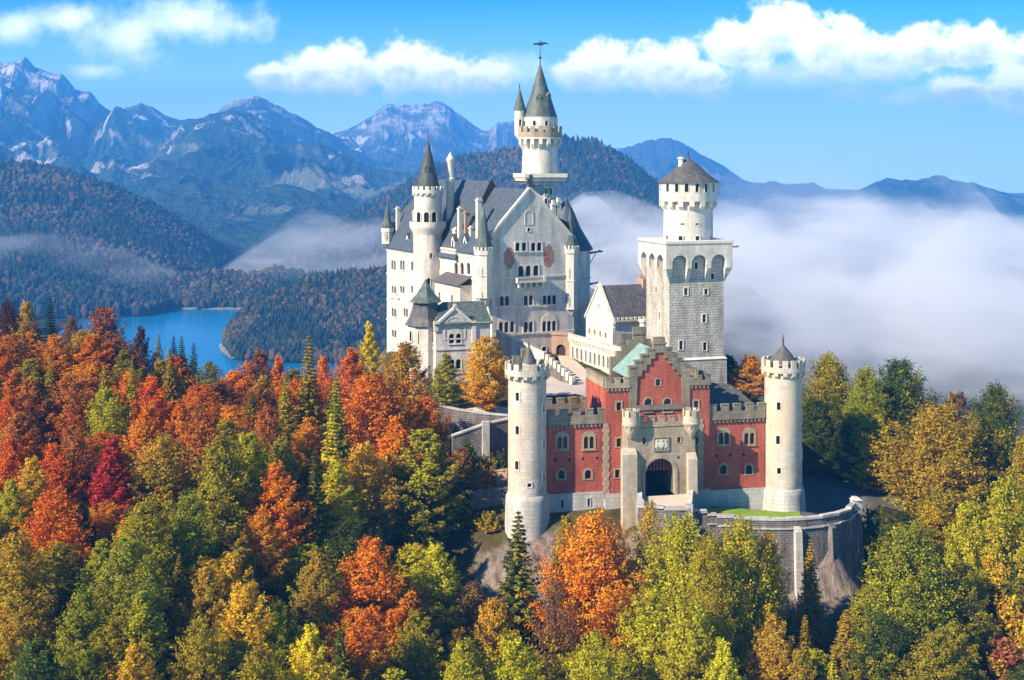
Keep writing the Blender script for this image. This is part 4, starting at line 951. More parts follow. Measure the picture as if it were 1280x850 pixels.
# ------------------------------------------------------------------ palace
def turret(root, c, r, z0, z1, zs, tip, roofm, seg=8, corb=2.2, wins=(), name='turret', mat=None, cren=True):
    """corbelled corner turret: shaft z0-z1, spire base zs .. tip"""
    mb = MB(); mb.lathe(c, [(0.12, z0 - corb), (r * 0.55, z0 - corb * 0.55), (r * 0.8, z0 - corb * 0.2), (r * 1.05, z0 - 0.1), (r, z0 + 0.15), (r, z0 + (z1 - z0) * 0.45), (r * 1.08, z0 + (z1 - z0) * 0.46), (r, z0 + (z1 - z0) * 0.48), (r, z1 - 1.3), (r * 1.12, z1 - 1.1), (r * 1.16, z1)], seg, a0=math.pi / 8, a1=TP + math.pi / 8, capt=True)
    t = mb.build(name, mat or TRIM, root)
    if cren:
        mb = MB()
        for i in range(seg * 2): b = TP * (i + .5) / (seg * 2); mb.arc_block(c, r * 1.12 - 0.3, r * 1.14 - .003, z1, z1 + 0.75, b - 0.1, b + 0.1, 1)
        mb.build('battlement', mat or TRIM, t)
    mb = MB(); mb.lathe(c, [(r * 0.98, z1 + 0.02), (r * 0.98, zs)], seg, a0=math.pi / 8, a1=TP + math.pi / 8); mb.lathe(c, [(r * 1.08, zs), (r * 0.62, zs + (tip - zs) * 0.32), (0.06, tip)], seg, a0=math.pi / 8, a1=TP + math.pi / 8); mb.lathe(c, [(0.03, tip - .3), (0.16, tip), (0.05, tip + .3), (0.03, tip + 1.2)], 6); mb.build('spire', roofm, t)
    for (b, za, zb_, w) in wins:
        P = Plane((c[0] + math.cos(b) * r * 0.93, c[1] + math.sin(b) * r * 0.93), b + math.pi / 2)
        f = MB(); f.plate(P, arch_poly(0, za - .12, zb_ + .15, w + .3), [arch_poly(0, za, zb_, w)], -0.1, 0.12); wf = f.build('window', mat or TRIM, t)
        g = MB(); fl, tr = tess(ccw(arch_poly(0, za - .05, zb_ + .05, w + .1))); g.add([P.pt(p.x, p.y, 0.03) for p in fl], tr); g.build('pane', GLASS, wf)
    return t
def palace():
    a = R(26); v = at(615, 300, 322); PG = Plane((v.x, v.y), a); W = PG.U(717.5); Lg = 70.0
    PL = Plane(tuple(PG.pt(0, 0, -Lg))[:2], a - math.pi / 2)       # south flank, running from the back towards the gable corner
    zg = lambda px, py: PG.hit(px, py)[1]
    root = empty('palace', tuple(PG.pt(W / 2, 152, -12)), 'tall white palace block with steep blue slate roofs and a painted gable', 'palace')
    zb = 145.0; ze = zg(615, 292); um = W * 0.455; za = zg(660, 236); zeR = zg(717, 298)
    H = []
    for pxs, y0, y1, w in (([647, 655], 303, 313.5, 4.6), ([666.5, 674], 303, 313.5, 4.6), ([651, 660.3, 669.8], 332, 346, 5.6),
                        ([627, 633.6], 370, 382, 4.4), ([657, 663.4], 369, 381.5, 4.2), ([680.6, 686.4, 692.5], 369, 381.5, 4.0),
                        ([626.2, 632.9, 640], 402, 415.5, 4.4), ([657, 663.4], 402, 415.5, 4.2), ([680.2, 686.2, 692.4], 401, 415, 4.0)):
        winpx(root, PG, pxs, y0, y1, w, H, hood=(y0 > 350), rim=0.3, proud=0.12)
    for px, y0, y1 in ((680, 433, 442), (645, 434, 442)): winpx(root, PG, [px], y0, y1, 4.6, H)
    window(root, PG, [PG.U(661)], zg(661, 289.2), zg(661, 284.6), 0.85, H, rim=0.2, sill=False, name='window')
    c = [tuple(PG.pt(u, 0, d))[:2] for u, d in ((0, 0), (W, 0), (W, -Lg), (0, -Lg))]
    HL_ = []
    sy = PL
    def lw(pxs, y0, y1, w=3.4, **k): winpx(root, PL, pxs, y0, y1, w, HL_, rim=0.25, **k)
    for px in (570.5, 578, 586): lw([px], 328, 343, 3.6)
    for px in (492.3, 503.2): lw([px - 1.5, px + 1.5], 325, 337.5, 2.2, hood=True)
    lw([516.5], 327, 338.5, 4.0, arch=False)
    for px in (492.6, 503.2, 517): lw([px - 1.5, px + 1.5], 357, 366.5, 2.2, hood=True)
    for px in (492.8, 507.6): lw([px - 1.5, px + 1.5], 385, 396, 2.2, hood=True)
    lw([493 - 1.5, 493 + 1.5], 412, 421.5, 2.2, hood=True)
    for px in (490.5, 499): lw([px], 372.5, 376, 1.7, arch=False, sill=False)
    for px in (566, 577): lw([px], 356, 366, 3.2)
    lw([548.5 - 3, 548.5 + 2.5], 346, 357, 3.6, hood=True)
    # flank: two stretches with their own eaves
    Ltot = Lg; uj = PL.U(552)
    zeA, zeB = PL.hit(578, 314.5)[1], PL.hit(500, 311.5)[1]
    mb = MB()
    wall_ring(mb, c, zb, ze, {0: H, 3: HL_}, {0: [(W, zeR), (um, za), (0, ze)], 1: [(Lg, ze - 2), (0, zeR)], 2: [(W, ze - 2), (um, za), (0, ze - 2)], 3: [(Lg, zeA), (uj, zeA), (uj, zeB), (0, zeB)]}, reveal=0.6)
    mb.build('wall', LIME, root)
    # string courses and gable coping
    mb = MB()
    for py in (346, 383, 417): mb.pbox(PG, -0.1, W + 0.1, zg(660, py) - 0.2, zg(660, py) + 0.25, -0.3, 0.22)
    mb.build('string_course', TRIM, root)
    mb = MB()
    for z in (zeB - 0.9, PL.hit(500, 345)[1], PL.hit(500, 378)[1], PL.hit(500, 404)[1]): mb.pbox(PL, -0.1, uj, z - 0.15, z + 0.2, -0.3, 0.16)
    for z in (zeA - 0.9, PL.hit(578, 346)[1]): mb.pbox(PL, uj + 0.01, Lg + 0.1, z - 0.2, z + 0.3, -0.3, 0.25)
    corbel_row(mb, PL, 0, uj, zeB - 0.7, zeB + 0.02, 0.002, 0.35, 0.8, 0.35); corbel_row(mb, PL, uj + .2, Lg, zeA - 0.6, zeA + 0.02, 0.002, 0.35, 0.8, 0.35)
    mb.pbox(PL, 0, uj, zeB + .02, zeB + 0.35, -0.5, 0.5); mb.pbox(PL, uj + .01, Lg, zeA + .02, zeA + 0.35, -0.5, 0.5)
    mb.build('cornice', TRIM, root)
    mb = MB()
    for (u0, z0, u1, z1) in ((-0.35, ze - 0.4, um, za + 0.25), (um, za + 0.25, W + 0.35, zeR - 0.4)):
        mb.plate(PG, [(u0, z0 - 0.3), (u1, z1 - 0.3), (u1, z1 + 0.45), (u0, z0 + 0.45)], [], -0.55, 0.35, back=True)
    mb.build('gable_coping', TRIM, root)
    st = MB(); sp = PG.pt(um, 0, -0.1); st.box((sp.x, sp.y, za + .5), 1.1, 1.1, 0.9, a)     # seated lion at the apex, simplified outline
    lp = [(-0.95, 0), (0.75, 0), (0.7, 0.5), (0.45, 0.75), (0.65, 1.3), (0.62, 1.75), (0.3, 2.05), (-0.05, 1.85), (-0.15, 1.4), (-0.7, 0.8)]
    st.plate(PG, [(um + x, za + 1.4 + y) for x, y in lp], [], -0.4, 0.35, back=True); st.build('gable_statue', DARKC, root)
    # blind arches in the gable and frescoes
    mb = MB()
    for px, y0, y1, w in ((636, 258, 296, 3.0), (649, 258, 280, 2.2), (684, 262, 296, 3.0), (672, 256, 280, 2.2)):
        u = PG.U(px); z1 = zg(px, y1); z2 = zg(px, y0)
    mb.plate(PG, arch_poly(PG.U(661), zg(661, 281), zg(661, 262), 2.4), [arch_poly(PG.U(661), zg(661, 281) + .15, zg(661, 262) - .25, 2.0)], 0.002, 0.1); mb.build('blind_arch', TRIM, root)
    for px0, px1, y0, y1 in ((629, 644, 308, 338), (678, 693, 305, 336)):
        u0, u1 = PG.U(px0), PG.U(px1); z0, z1 = zg(px0, y1), zg(px0, y0); n = 26; rs = random.Random(px0)
        pts = []
        for i in range(n):
            t = TP * i / n; k = 0.82 + 0.2 * rs.random()
            pts.append(((u0 + u1) / 2 + (u1 - u0) / 2 * math.cos(t) * k, (z0 + z1) / 2 + (z1 - z0) / 2 * math.sin(t) * k))
        mb = MB(); mb.plate(PG, pts, [], 0.0, 0.03); mb.build('fresco', FRES, root)
    # balcony under the triple window
    u0, u1, z0, z1 = PG.U(643), PG.U(679), zg(660, 359), zg(660, 348)
    mb = MB(); mb.pbox(PG, u0, u1, z1 - 0.9, z1 - 0.55, 0.003, 1.7); corbel_row(mb, PG, u0, u1, z0, z1 - 0.9, 0.003, 1.3, 1.3, 0.45); corbel_row(mb, PG, u0, u1, z1 - 0.55, z1 + 0.2, 1.45, 1.65, 0.35, 0.16); mb.pbox(PG, u0, u1, z1 + 0.2, z1 + 0.4, 1.4, 1.72)
    mb.pbox(PG, u0, u0 + .22, z1 - .55, z1 + .4, 0.003, 1.7); mb.pbox(PG, u1 - .22, u1, z1 - .55, z1 + .4, 0.003, 1.7); mb.build('balcony', TRIM, root)
    # roofs: front hall and the taller rear hall with its dark end gable
    L1 = 20.0
    mb = MB(); gable_roof(mb, PG.pt(-0.7, zeA + 0.1, -0.5), PG.pt(-0.7, zeA + .1, -L1), PG.pt(W + 0.7, zeR - 0.6, -L1), PG.pt(W + .7, zeR - 0.6, -0.5), PG.pt(um, za - 0.05, -0.5), PG.pt(um, za - 0.05, -L1), 0.3); mb.build('roof', SLATE, root)
    zr2 = PG.shift(0, -L1).hit(606, 227)[1]; ur2 = PG.shift(0, -L1).U(606)
    zr2 = za + 1.6
    um2 = um - 1.0
    mb = MB(); gable_roof(mb, PG.pt(-0.7, zeB + 0.1, -L1 - .01), PG.pt(-0.7, zeB + .1, -Lg), PG.pt(W + 0.7, zeB, -Lg), PG.pt(W + .7, zeB, -L1 - .01), PG.pt(um2, zr2, -L1 - .01), PG.pt(um2, zr2, -Lg + 6), 0.3); mb.build('roof', SLATE, root)
    mb = MB(); mb.plate(PG, [(0, zeB), (W, zeB), (um2, zr2 - .1)], [], -L1 - 0.7, -L1 - .02, back=True)
    for s0, s1 in (((-0.9, zeB - 0.3), (um2, zr2 + .35)), ((um2, zr2 + .35), (W + .9, zeB - .3))):
        mb.plate(PG, [(s0[0], s0[1] - .2), (s1[0], s1[1] - .2), (s1[0], s1[1] + .4), (s0[0], s0[1] + .4)], [], -L1 - 0.8, -L1 + 0.25, back=True)
    mb.build('fire_gable', DARKC, root)
    # dormers and chimneys along the flank
    for px, py0, py1, w in ((575, 258, 300, 1.0), (582.5, 263, 296, 0.8), (598.5, 247, 285, 1.2), (571, 284, 306, 1.7), (589, 282, 306, 0.9), (497.5, 258, 306, 1.0), (518, 262, 306, 0.8)):
        P3 = PL.shift(0, -2.2); u = P3.U(px); z0, z1 = P3.hit(px, py1)[1], P3.hit(px, py0)[1]
        mb = MB(); mb.pbox(P3, u - w / 2, u + w / 2, z0 - 3, z1 - 0.8, -w / 2, w / 2); mb.pbox(P3, u - w / 2 - .15, u + w / 2 + .15, z1 - 0.8, z1 - .45, -w / 2 - .15, w / 2 + .15); mb.pbox(P3, u - w * .35, u + w * .35, z1 - .45, z1, -w * .35, w * .35); mb.build('chimney', TRIM if py0 != 263 else BUFF, root)
    for px, py in ((566, 300), (581, 300), (607, 297), (509, 298)):
        P3 = PL.shift(0, -0.6); u = P3.U(px); z0 = P3.hit(px, 313)[1]; z1 = P3.hit(px, py)[1]; w = 0.95
        mb = MB(); mb.face(P3, [(u - w, z0), (u + w, z0), (u + w, z1), (u, z1 + 1.5), (u - w, z1)], [], 0); mb.pbox(P3, u - w, u + w, z0, z1, -3, -0.02); dm = mb.build('dormer', TRIM, root)
        mb = MB(); gable_roof(mb, P3.pt(u - w - .2, z1 - .1, 0.2), P3.pt(u - w - .2, z1 - .1, -4), P3.pt(u + w + .2, z1 - .1, -4), P3.pt(u + w + .2, z1 - .1, .2), P3.pt(u, z1 + 1.6, .2), P3.pt(u, z1 + 1.6, -4), .12); mb.build('roof', SLATE, dm)
        g = MB(); g.pbox(P3, u - .4, u + .4, z0 + .3, z1 - .1, 0.002, .05); g.build('pane', GLASS, dm)
    P4 = PG.shift(0, -6)
    for px, py0 in ((691.5, 253), (698, 250)):
        u = P4.U(px); z1 = P4.hit(px, py0)[1]; mb = MB(); mb.pbox(P4, u - .55, u + .55, z1 - 7, z1 - .7, -.5, .5); mb.pbox(P4, u - .7, u + .7, z1 - .7, z1 - .35, -.65, .65); mb.pbox(P4, u - .4, u + .4, z1 - .35, z1 + .6, -.35, .35); mb.build('chimney', TRIM, root)
    # corner turrets of the gable
    fr = -math.pi / 2
    for px, yb, y1, ys, yt, rp, Yd, cb in ((604.5, 372, 313, 309, 257, 11.2, 321.2, 3.5), (712.8, 386, 311, 307.5, 262, 10.6, 332.3, 3.0)):
        cc = ((px - CX) / F * Yd, Yd); zz = lambda py: CZ - (py - HY) / F * (Yd - 1.5)
        wins = [(fr - 0.4, zz(347), zz(335), .8), (fr - 0.4, zz(381), zz(370), .8)] if px > 700 else [(fr - 0.4, zz(346), zz(334), .8), (fr - .4, zz(372), zz(364), .7)]
        turret(root, cc, rp / F * Yd, zz(yb), zz(y1), zz(ys), zz(yt), VERD, 8, cb, wins)
    # far south-west corner turret
    Yd = PL.hit(484, 300)[0]; q = PL.pt(PL.U(485.5), 0, 0.3); cc = (q.x, q.y); zz = lambda py: CZ - (py - HY) / F * q.y
    turret(root, cc, 7.2 / F * q.y, zz(304), zz(285), zz(283), zz(254), VERD, 8, 1.2, [(fr - .3, zz(299), zz(291), .8)], cren=False)
    # shaded stair bay at the north corner with a broad dark cone and water spouts
    q = PG.pt(W + 1.2, 0, -6.5); cc = (q.x, q.y); zz = lambda py: CZ - (py - HY) / F * q.y; rr = (737.5 - CX) / F * q.y - q.x
    mb = MB(); mb.lathe(cc, [(rr * 0.98, 146), (rr * 0.98, zz(383)), (rr, zz(382)), (rr, zz(348)), (rr * 1.05, zz(347)), (rr, zz(346)), (rr, zz(314)), (rr * 1.08, zz(312))], 28); bay = mb.build('stair_bay', LIME, root, True)
    mb = MB(); mb.lathe(cc, [(rr * 1.14, zz(311.5)), (rr * .62, zz(285)), (rr * .3, zz(262)), (.05, zz(246))], 28, capb=True); mb.build('roof', SLATE, bay, True)
    for py, L in ((315, 3.4), (354, 2.2)):
        mb = MB(); p0 = Vector((q.x + rr * .97, q.y - .6, zz(py + 1))); p1 = p0 + Vector((L * .75, 0, .35)); mb.tube(p0, p1, .32, .18, 6); mb.tube(p1, p1 + Vector((L * .25, 0, .1)), .34, .12, 6)
        if L > 3: mb.tube(p0 + Vector((.1, 0, -2.6)), p0 + Vector((1.6, 0, -.1)), .1, .1, 5); mb.hull([p1 + Vector((x, y, z)) for x, y, z in ((-.3, -.15, .5), (-.1, -.15, .5), (-.1, .15, .5), (-.3, .15, .5))], [p1 + Vector((x, y, z)) for x, y, z in ((-.4, -.2, .1), (.1, -.2, .1), (.1, .2, .1), (-.4, .2, .1))])
        mb.build('gargoyle', DARKC, root)
    # low annex stepping out on the flank below the turret
    P5 = PL.shift(0, 3.2); u0, u1 = PL.U(558), PL.U(590); z1 = P5.hit(575, 357)[1]; HA = []
    for f_ in (.2, .7): window(root, P5, [u0 + (u1 - u0) * f_], z1 - 4.6, z1 - 2.6, 1.1, HA, rim=.2)
    cs = [tuple(P5.pt(u, 0, d))[:2] for u, d in ((u0, 0), (u1, 0), (u1, -3.4), (u0, -3.4))]
    mb = MB(); wall_ring(mb, cs, 146, z1, {0: [[(q[0] - u0, q[1]) for q in h] for h in HA]}); an = mb.build('annex', LIME, root)
    mb = MB(); mb.hull([P5.pt(u0, z1 + 2.2, -3.3), P5.pt(u1, z1 + 2.2, -3.3), P5.pt(u1 + .5, z1 + .05, .6), P5.pt(u0 - .5, z1 + .05, .6)][::-1], [P5.pt(u0, z1 + 2.0, -3.3), P5.pt(u1, z1 + 2.0, -3.3), P5.pt(u1 + .5, z1 - .2, .6), P5.pt(u0 - .5, z1 - .2, .6)][::-1]); mb.build('roof', GREYR, an)
    return PG, PL, W, um, za
PG, PL, PW, PUM, PZA = palace()
# ------------------------------------------------------------------ round stair tower on the palace flank
def stair_tower():
    q = PL.pt(PL.U(543), 0, 1.8); c = (q.x, q.y); Y = q.y; cp = CX + q.x / q.y * F; r = 18.6 / F * Y
    zz = lambda py: CZ - (py - HY) / F * (Y - 3.2)
    root = empty('stair_tower', (c[0], c[1], 146), 'slender round white stair tower with a dark needle cone against the palace flank', 'tower')
    H = [(th_for(s), zz(y1), zz(y0), w) for s, y0, y1, w in ((0.25, 316, 323, .75), (0.1, 347, 357, .9), (-0.3, 364, 371, .8))]
    mb = MB(); rad = round_shaft(mb, c, [(r * 1.03, 144), (r * .98, zz(297)), (r * .98, zz(294))], H); mb.build('shaft', LIMER, root, True); slits(root, c, rad, H, name='window', arch=True)
    mb = MB(); mb.lathe(c, [(r * .97, zz(294.5)), (r * 1.06, zz(290)), (r * 1.2, zz(286)), (r * 1.24, zz(283.5)), (r * 1.24, zz(277.5)), (r * 1.18, zz(277.5)), (r * 1.18, zz(282.8)), (r * .9, zz(282.8))], 40); mb.build('gallery', TRIM, root, True)
    rd = r * .93; H = [(th_for(s), zz(281.5), zz(265), 1.35) for s in (-0.62, -0.05, 0.5, 0.92)]
    mb = MB(); rad = round_shaft(mb, c, [(rd, zz(283.5)), (rd, zz(241))], H, reveal=.6); mb.build('drum', LIMER, root, True); slits(root, c, rad, H, name='window', arch=True, rim=.22)
    H2 = []
    crown(root, c, rd, 0.5, zz(246), zz(241), zz(237.5), zz(233), 16, TRIM)
    rc = 15.2 / F * Y
    rf = spire(root, c, [(rc, zz(237)), (rc * .97, zz(234.5)), (rc * .78, zz(222)), (rc * .42, zz(198)), (.1, zz(175))], DARKC, zz(162), 28)
    mb = MB(); p = Plane((c[0] - .1, c[1] - rc * .62), 0); mb.pbox(p, -.55, .55, zz(216), zz(210), -1, .25); mb.plate(p, [(-.75, zz(210)), (.75, zz(210)), (0, zz(205.5))], [], -1.4, .35, back=True); dm = mb.build('dormer', DARKC, rf)
    # companion turret rising behind
    c2 = ((563 - CX) / F * (Y + 3), Y + 3); r2 = 5.2 / F * Y
    mb = MB(); mb.lathe(c2, [(r2, zz(300)), (r2, zz(228)), (r2 * 1.25, zz(226)), (r2 * 1.25, zz(223)), (r2 * .8, zz(222)), (r2 * .8, zz(203)), (r2 * 1.1, zz(201)), (r2 * 1.1, zz(198))], 14, capt=True); tt = mb.build('chimney_turret', TRIM, root, True)
    mb = MB(); mb.lathe(c2, [(r2 * .9, zz(198)), (.05, zz(190))], 12); mb.build('cap', TRIM, tt)
stair_tower()
# ------------------------------------------------------------------ the tallest tower
def main_tower():
    Y = 366.0; c = ((675.2 - CX) / F * Y, Y); zz = lambda py: CZ - (py - HY) / F * (Y - 4); r = 23.3 / F * Y
    root = empty('main_tower', (c[0], c[1], 150), 'tallest white tower with twin green cones, rising behind the painted gable', 'tower')
    mb = MB(); mb.lathe(c, [(r * .78, 150), (r * .78, zz(258)), (r * .80, zz(246)), (r * .80, zz(232))], 8, a0=math.pi / 8, a1=TP + math.pi / 8); mb.build('octagon_base', LIME, root)
    for i, px in enumerate((683, 689.5, 696)):
        s = (px - 675.2) / 23.3 / .8
        for y0, y1 in ((235, 243.5), (248, 255)):
            b = th_for(s * .9); P = Plane((c[0] + math.cos(b) * r * .79, c[1] + math.sin(b) * r * .79), b + math.pi / 2)
            f = MB(); f.plate(P, arch_poly(0, zz(y1) - .15, zz(y0) + .2, 1.15), [arch_poly(0, zz(y1), zz(y0), .8)], -.3, .1); w = f.build('window', TRIM, root); g = MB(); g.pbox(P, -.42, .42, zz(y1) - .05, zz(y0), -.25, .02); g.build('pane', GLASS, w)
    k = 33.6 / F * Y
    ang = R(14)
    mb = MB(); P = Plane(c, ang); mb.pbox(P, -k * .77, k * .77, zz(226), zz(223.5), -k * .77, k * .77); [mb.pbox(P, k * x - .3, k * x + .3, zz(229), zz(226.02), -k * .74, k * .74) for x in (-.7, -.35, 0, .35, .7)]; mb.pbox(P, -k * .81, k * .81, zz(223.4), zz(221.6), -k * .81, k * .81)
    for s in (-1, 1):
        mb.pbox(P, -k * .81, k * .81, zz(221.5), zz(216.8), s * k * .81 - .25, s * k * .81 + .25); mb.pbox(P, s * k * .81 - .25, s * k * .81 + .25, zz(221.5), zz(216.9), -k * .81 + .26, k * .81 - .26)
    mb.hull([P.pt(x * k * .85, zz(226.1), y * k * .8) for x, y in ((-1, -1), (-1, 1), (1, 1), (1, -1))][::-1], [P.pt(x * k * .66, zz(229.5), y * k * .66) for x, y in ((-1, -1), (-1, 1), (1, 1), (1, -1))][::-1]); mb.build('platform', TRIM, root)
    H = [(th_for(s), zz(y1), zz(y0), .8) for s, y0, y1 in ((-.55, 207, 213), (.35, 196, 202))]
    mb = MB(); rad = round_shaft(mb, c, [(r * 1.0, zz(221.5)), (r * .94, zz(188)), (r * .94, zz(170))], []); mb.build('shaft', LIMER, root, True)
    crown(root, c, r * .94, 1.15, zz(187), zz(171.5), zz(165), zz(157.5), 16, SAND, TRIM)
    # brick-red shadowed band of the machicolation
    H = [(th_for(s), zz(157), zz(150.5), .9) for s in (-.35, .35, -.9)]
    mb = MB(); rad = round_shaft(mb, c, [(r * .93, zz(168)), (r * .93, zz(146))], H); mb.build('drum', LIMER, root, True); slits(root, c, rad, H, name='window', arch=True, rim=.15)
    rf = spire(root, c, [(r * .93, zz(146.6)), (r * .80, zz(137)), (r * .52, zz(117)), (r * .22, zz(94)), (.12, zz(78))], VERD, zz(60), 32, ball=.42)
    mb = MB()
    for s, py in ((-.15, 124), (.72, 122)):
        b = th_for(s); q = Vector((c[0] + math.cos(b) * r * .55, c[1] + math.sin(b) * r * .55, zz(py))); P = Plane((q.x, q.y), b + math.pi / 2)
        mb.pbox(P, -.6, .6, q.z - 1.2, q.z + .4, -1.5, .5); mb.plate(P, [(-.85, q.z + .4), (.85, q.z + .4), (0, q.z + 1.6)], [], -1.6, .65, back=True)
    mb.build('dormer', VERD, rf)
    # wind vane: flat sheet figure on the mast
    vz = zz(60); P = Plane((c[0], c[1]), 0); mb = MB(); mb.tube((c[0], c[1], vz - .5), (c[0], c[1], vz + 2.4), .09, .06, 6)
    mb.plate(P, [(x * 1.25, vz + 1.1 + y * 1.1) for x, y in ((-1.6, .3), (-1.2, 0), (-.7, .15), (-.4, -.1), (.5, -.1), (.9, .25), (1.6, .2), (1.75, .45), (1.3, .6), (.9, .75), (.4, .6), (.2, 1.0), (-.1, .6), (-.6, .55), (-1.1, .5))], [], -.05, .05, back=True); mb.build('wind_vane', IRON, root)
    # side turret
    c2 = ((649.6 - CX) / F * (Y - 1.0), Y - 1.0); r2 = 6.6 / F * Y
    H = [(th_for(.1), zz(157), zz(149), .7)]
    mb = MB(); rad = round_shaft(mb, c2, [(.3, zz(176)), (r2, zz(168)), (r2, zz(136))], H, 20); tt = mb.build('side_turret', LIMER, root, True); slits(tt, c2, rad, H, name='window', rim=.1)
    spire(root, c2, [(r2 * 1.2, zz(137)), (r2 * .7, zz(125)), (.06, zz(109))], VERD, zz(103), 18)
main_tower()
# ------------------------------------------------------------------ the bower: lower house in front of the palace flank
def bower():
    a = R(17); v = at(545, 420, 301); P = Plane((v.x, v.y), a); W = P.U(613); D = 13.0
    z = lambda px, py: P.hit(px, py)[1]
    root = empty('bower_house', tuple(P.pt(W / 2, 148, -5)), 'lower pale stone house with green copper roofs and a gabled front', 'house')
    PLf = Plane(tuple(P.pt(0, 0, -D))[:2], a - math.pi / 2); ze = z(600, 403); zb = 142.0; H, H3 = [], []
    ug0, ug1 = P.U(545.5), P.U(591.5); um = P.U(568.5)
    for pxs, y0, y1, w in (([564.5, 573.2], 417, 429, 5.4), ([565, 573], 449, 461, 5.6)): winpx(root, P, pxs, y0, y1, w, H, hood=True, rim=.25)
    for px in (603,): winpx(root, P, [px], 448, 460, 4.2, H)
    for px, y0, y1 in ((536.5, 414, 428), (541, 414, 428)): winpx(root, PLf, [px], y0, y1, 2.0, H3)
    cs = [tuple(P.pt(u, 0, d))[:2] for u, d in ((0, 0), (W, 0), (W, -D), (0, -D))]
    zga = z(568.5, 386)
    mb = MB(); wall_ring(mb, cs, zb, ze, {0: H, 3: H3}, {0: [(W, ze), (ug1, ze), (um, zga), (ug0, ze), (0, ze)]}); mb.build('wall', LIME, root)
    mb = MB()
    for py in (436, 466): mb.pbox(P, -.05, W + .05, z(570, py) - .2, z(570, py) + .2, -.2, .2); mb.pbox(PLf, 0, D, z(570, py) - .2, z(570, py) + .2, -.2, .2)
    mb.pbox(P, ug1 + .3, W, ze - .4, ze + .1, -.3, .35); mb.build('string_course', TRIM, root)
    mb = MB()
    for (u0, z0, u1, z1) in ((ug0 - .4, ze - .5, um, zga + .2), (um, zga + .2, ug1 + .4, ze - .5)): mb.plate(P, [(u0, z0 - .25), (u1, z1 - .25), (u1, z1 + .4), (u0, z0 + .4)], [], -.5, .3, back=True)
    mb.pbox(P, ug0 - .6, ug0 + .35, ze - 1.6, ze + .6, -.4, .32); mb.pbox(P, ug1 - .35, ug1 + .6, ze - 4.5, ze + .4, -.4, .32); mb.pbox(P, um - .3, um + .3, zga, zga + 1.1, -.3, .3); mb.build('gable_coping', TRIM, root)
    bl = MB(); bl.plate(P, arch_poly(um, ze - 3.6, zga - 1.6, 5.0, 12), [arch_poly(um, ze - 3.3, zga - 1.95, 4.3, 12)], .002, .1); bl.build('blind_arch', TRIM, root)
    zr = z(596, 380); 
    mb = MB(); gable_roof(mb, P.pt(W + .4, ze - .1, .5), P.pt(-.4, ze - .1, .5), P.pt(-.4, ze - .1, -D - .4), P.pt(W + .4, ze - .1, -D - .4), P.pt(W + .2, zr, -D * .5), P.pt(3.2, zr, -D * .5)); mb.add([P.pt(-.4, ze - .1, .5), P.pt(-.4, ze - .1, -D - .4), P.pt(3.2, zr, -D * .5)], [(0, 2, 1)]); mb.build('roof', VERD, root)
    mb = MB(); gable_roof(mb, P.pt(ug0, ze, -.4), P.pt(ug0, ze, -D * .5), P.pt(ug1, ze, -D * .5), P.pt(ug1, ze, -.4), P.pt(um, zga - .1, -.4), P.pt(um, zga - .1, -D * .55)); mb.build('roof', VERD, root)
    # polygonal corner turret with a bell-shaped skirt and pyramid roof
    Yc = 306.5; c = ((532 - CX) / F * Yc, Yc); zz = lambda py: CZ - (py - HY) / F * (Yc - 3); r = 22.5 / F * Yc
    mb = MB(); mb.lathe(c, [(r, 142), (r, zz(407))], 8, a0=R(12), a1=TP + R(12)); tw = mb.build('turret', LIME, root)
    mb = MB(); mb.lathe(c, [(r * 1.18, zz(407.5)), (r * .92, zz(398)), (r * .74, zz(386)), (r * .66, zz(377))], 8, a0=R(12), a1=TP + R(12)); mb.build('skirt_roof', GREYR, tw)
    mb = MB(); mb.lathe(c, [(r * .62, zz(386)), (r * .62, zz(376))], 8, a0=R(12), a1=TP + R(12)); mb.build('lantern', LIME, tw)
    mb = MB(); mb.lathe(c, [(r * .92, zz(379)), (r * .55, zz(370)), (r * .2, zz(358)), (.05, zz(350))], 8, a0=R(12), a1=TP + R(12)); mb.build('roof', VERD, tw)
    for px, y0, y1 in ((514, 414, 427), (520.5, 414, 427), (507.5, 414, 427)):
        s = (px - 532) / 22.5; b = th_for(max(-.97, s)); k = r * .935; Pn = Plane((c[0] + math.cos(b) * k, c[1] + math.sin(b) * k), b + math.pi / 2)
        f = MB(); f.plate(Pn, arch_poly(0, zz(y1) - .2, zz(y0) + .3, 1.3), [arch_poly(0, zz(y1), zz(y0), .85)], -.3, .22); w = f.build('window', TRIM, tw); g = MB(); g.pbox(Pn, -.5, .5, zz(y1) - .1, zz(y0) - .2, -.2, .1); g.build('pane', GLASS, w)
bower()
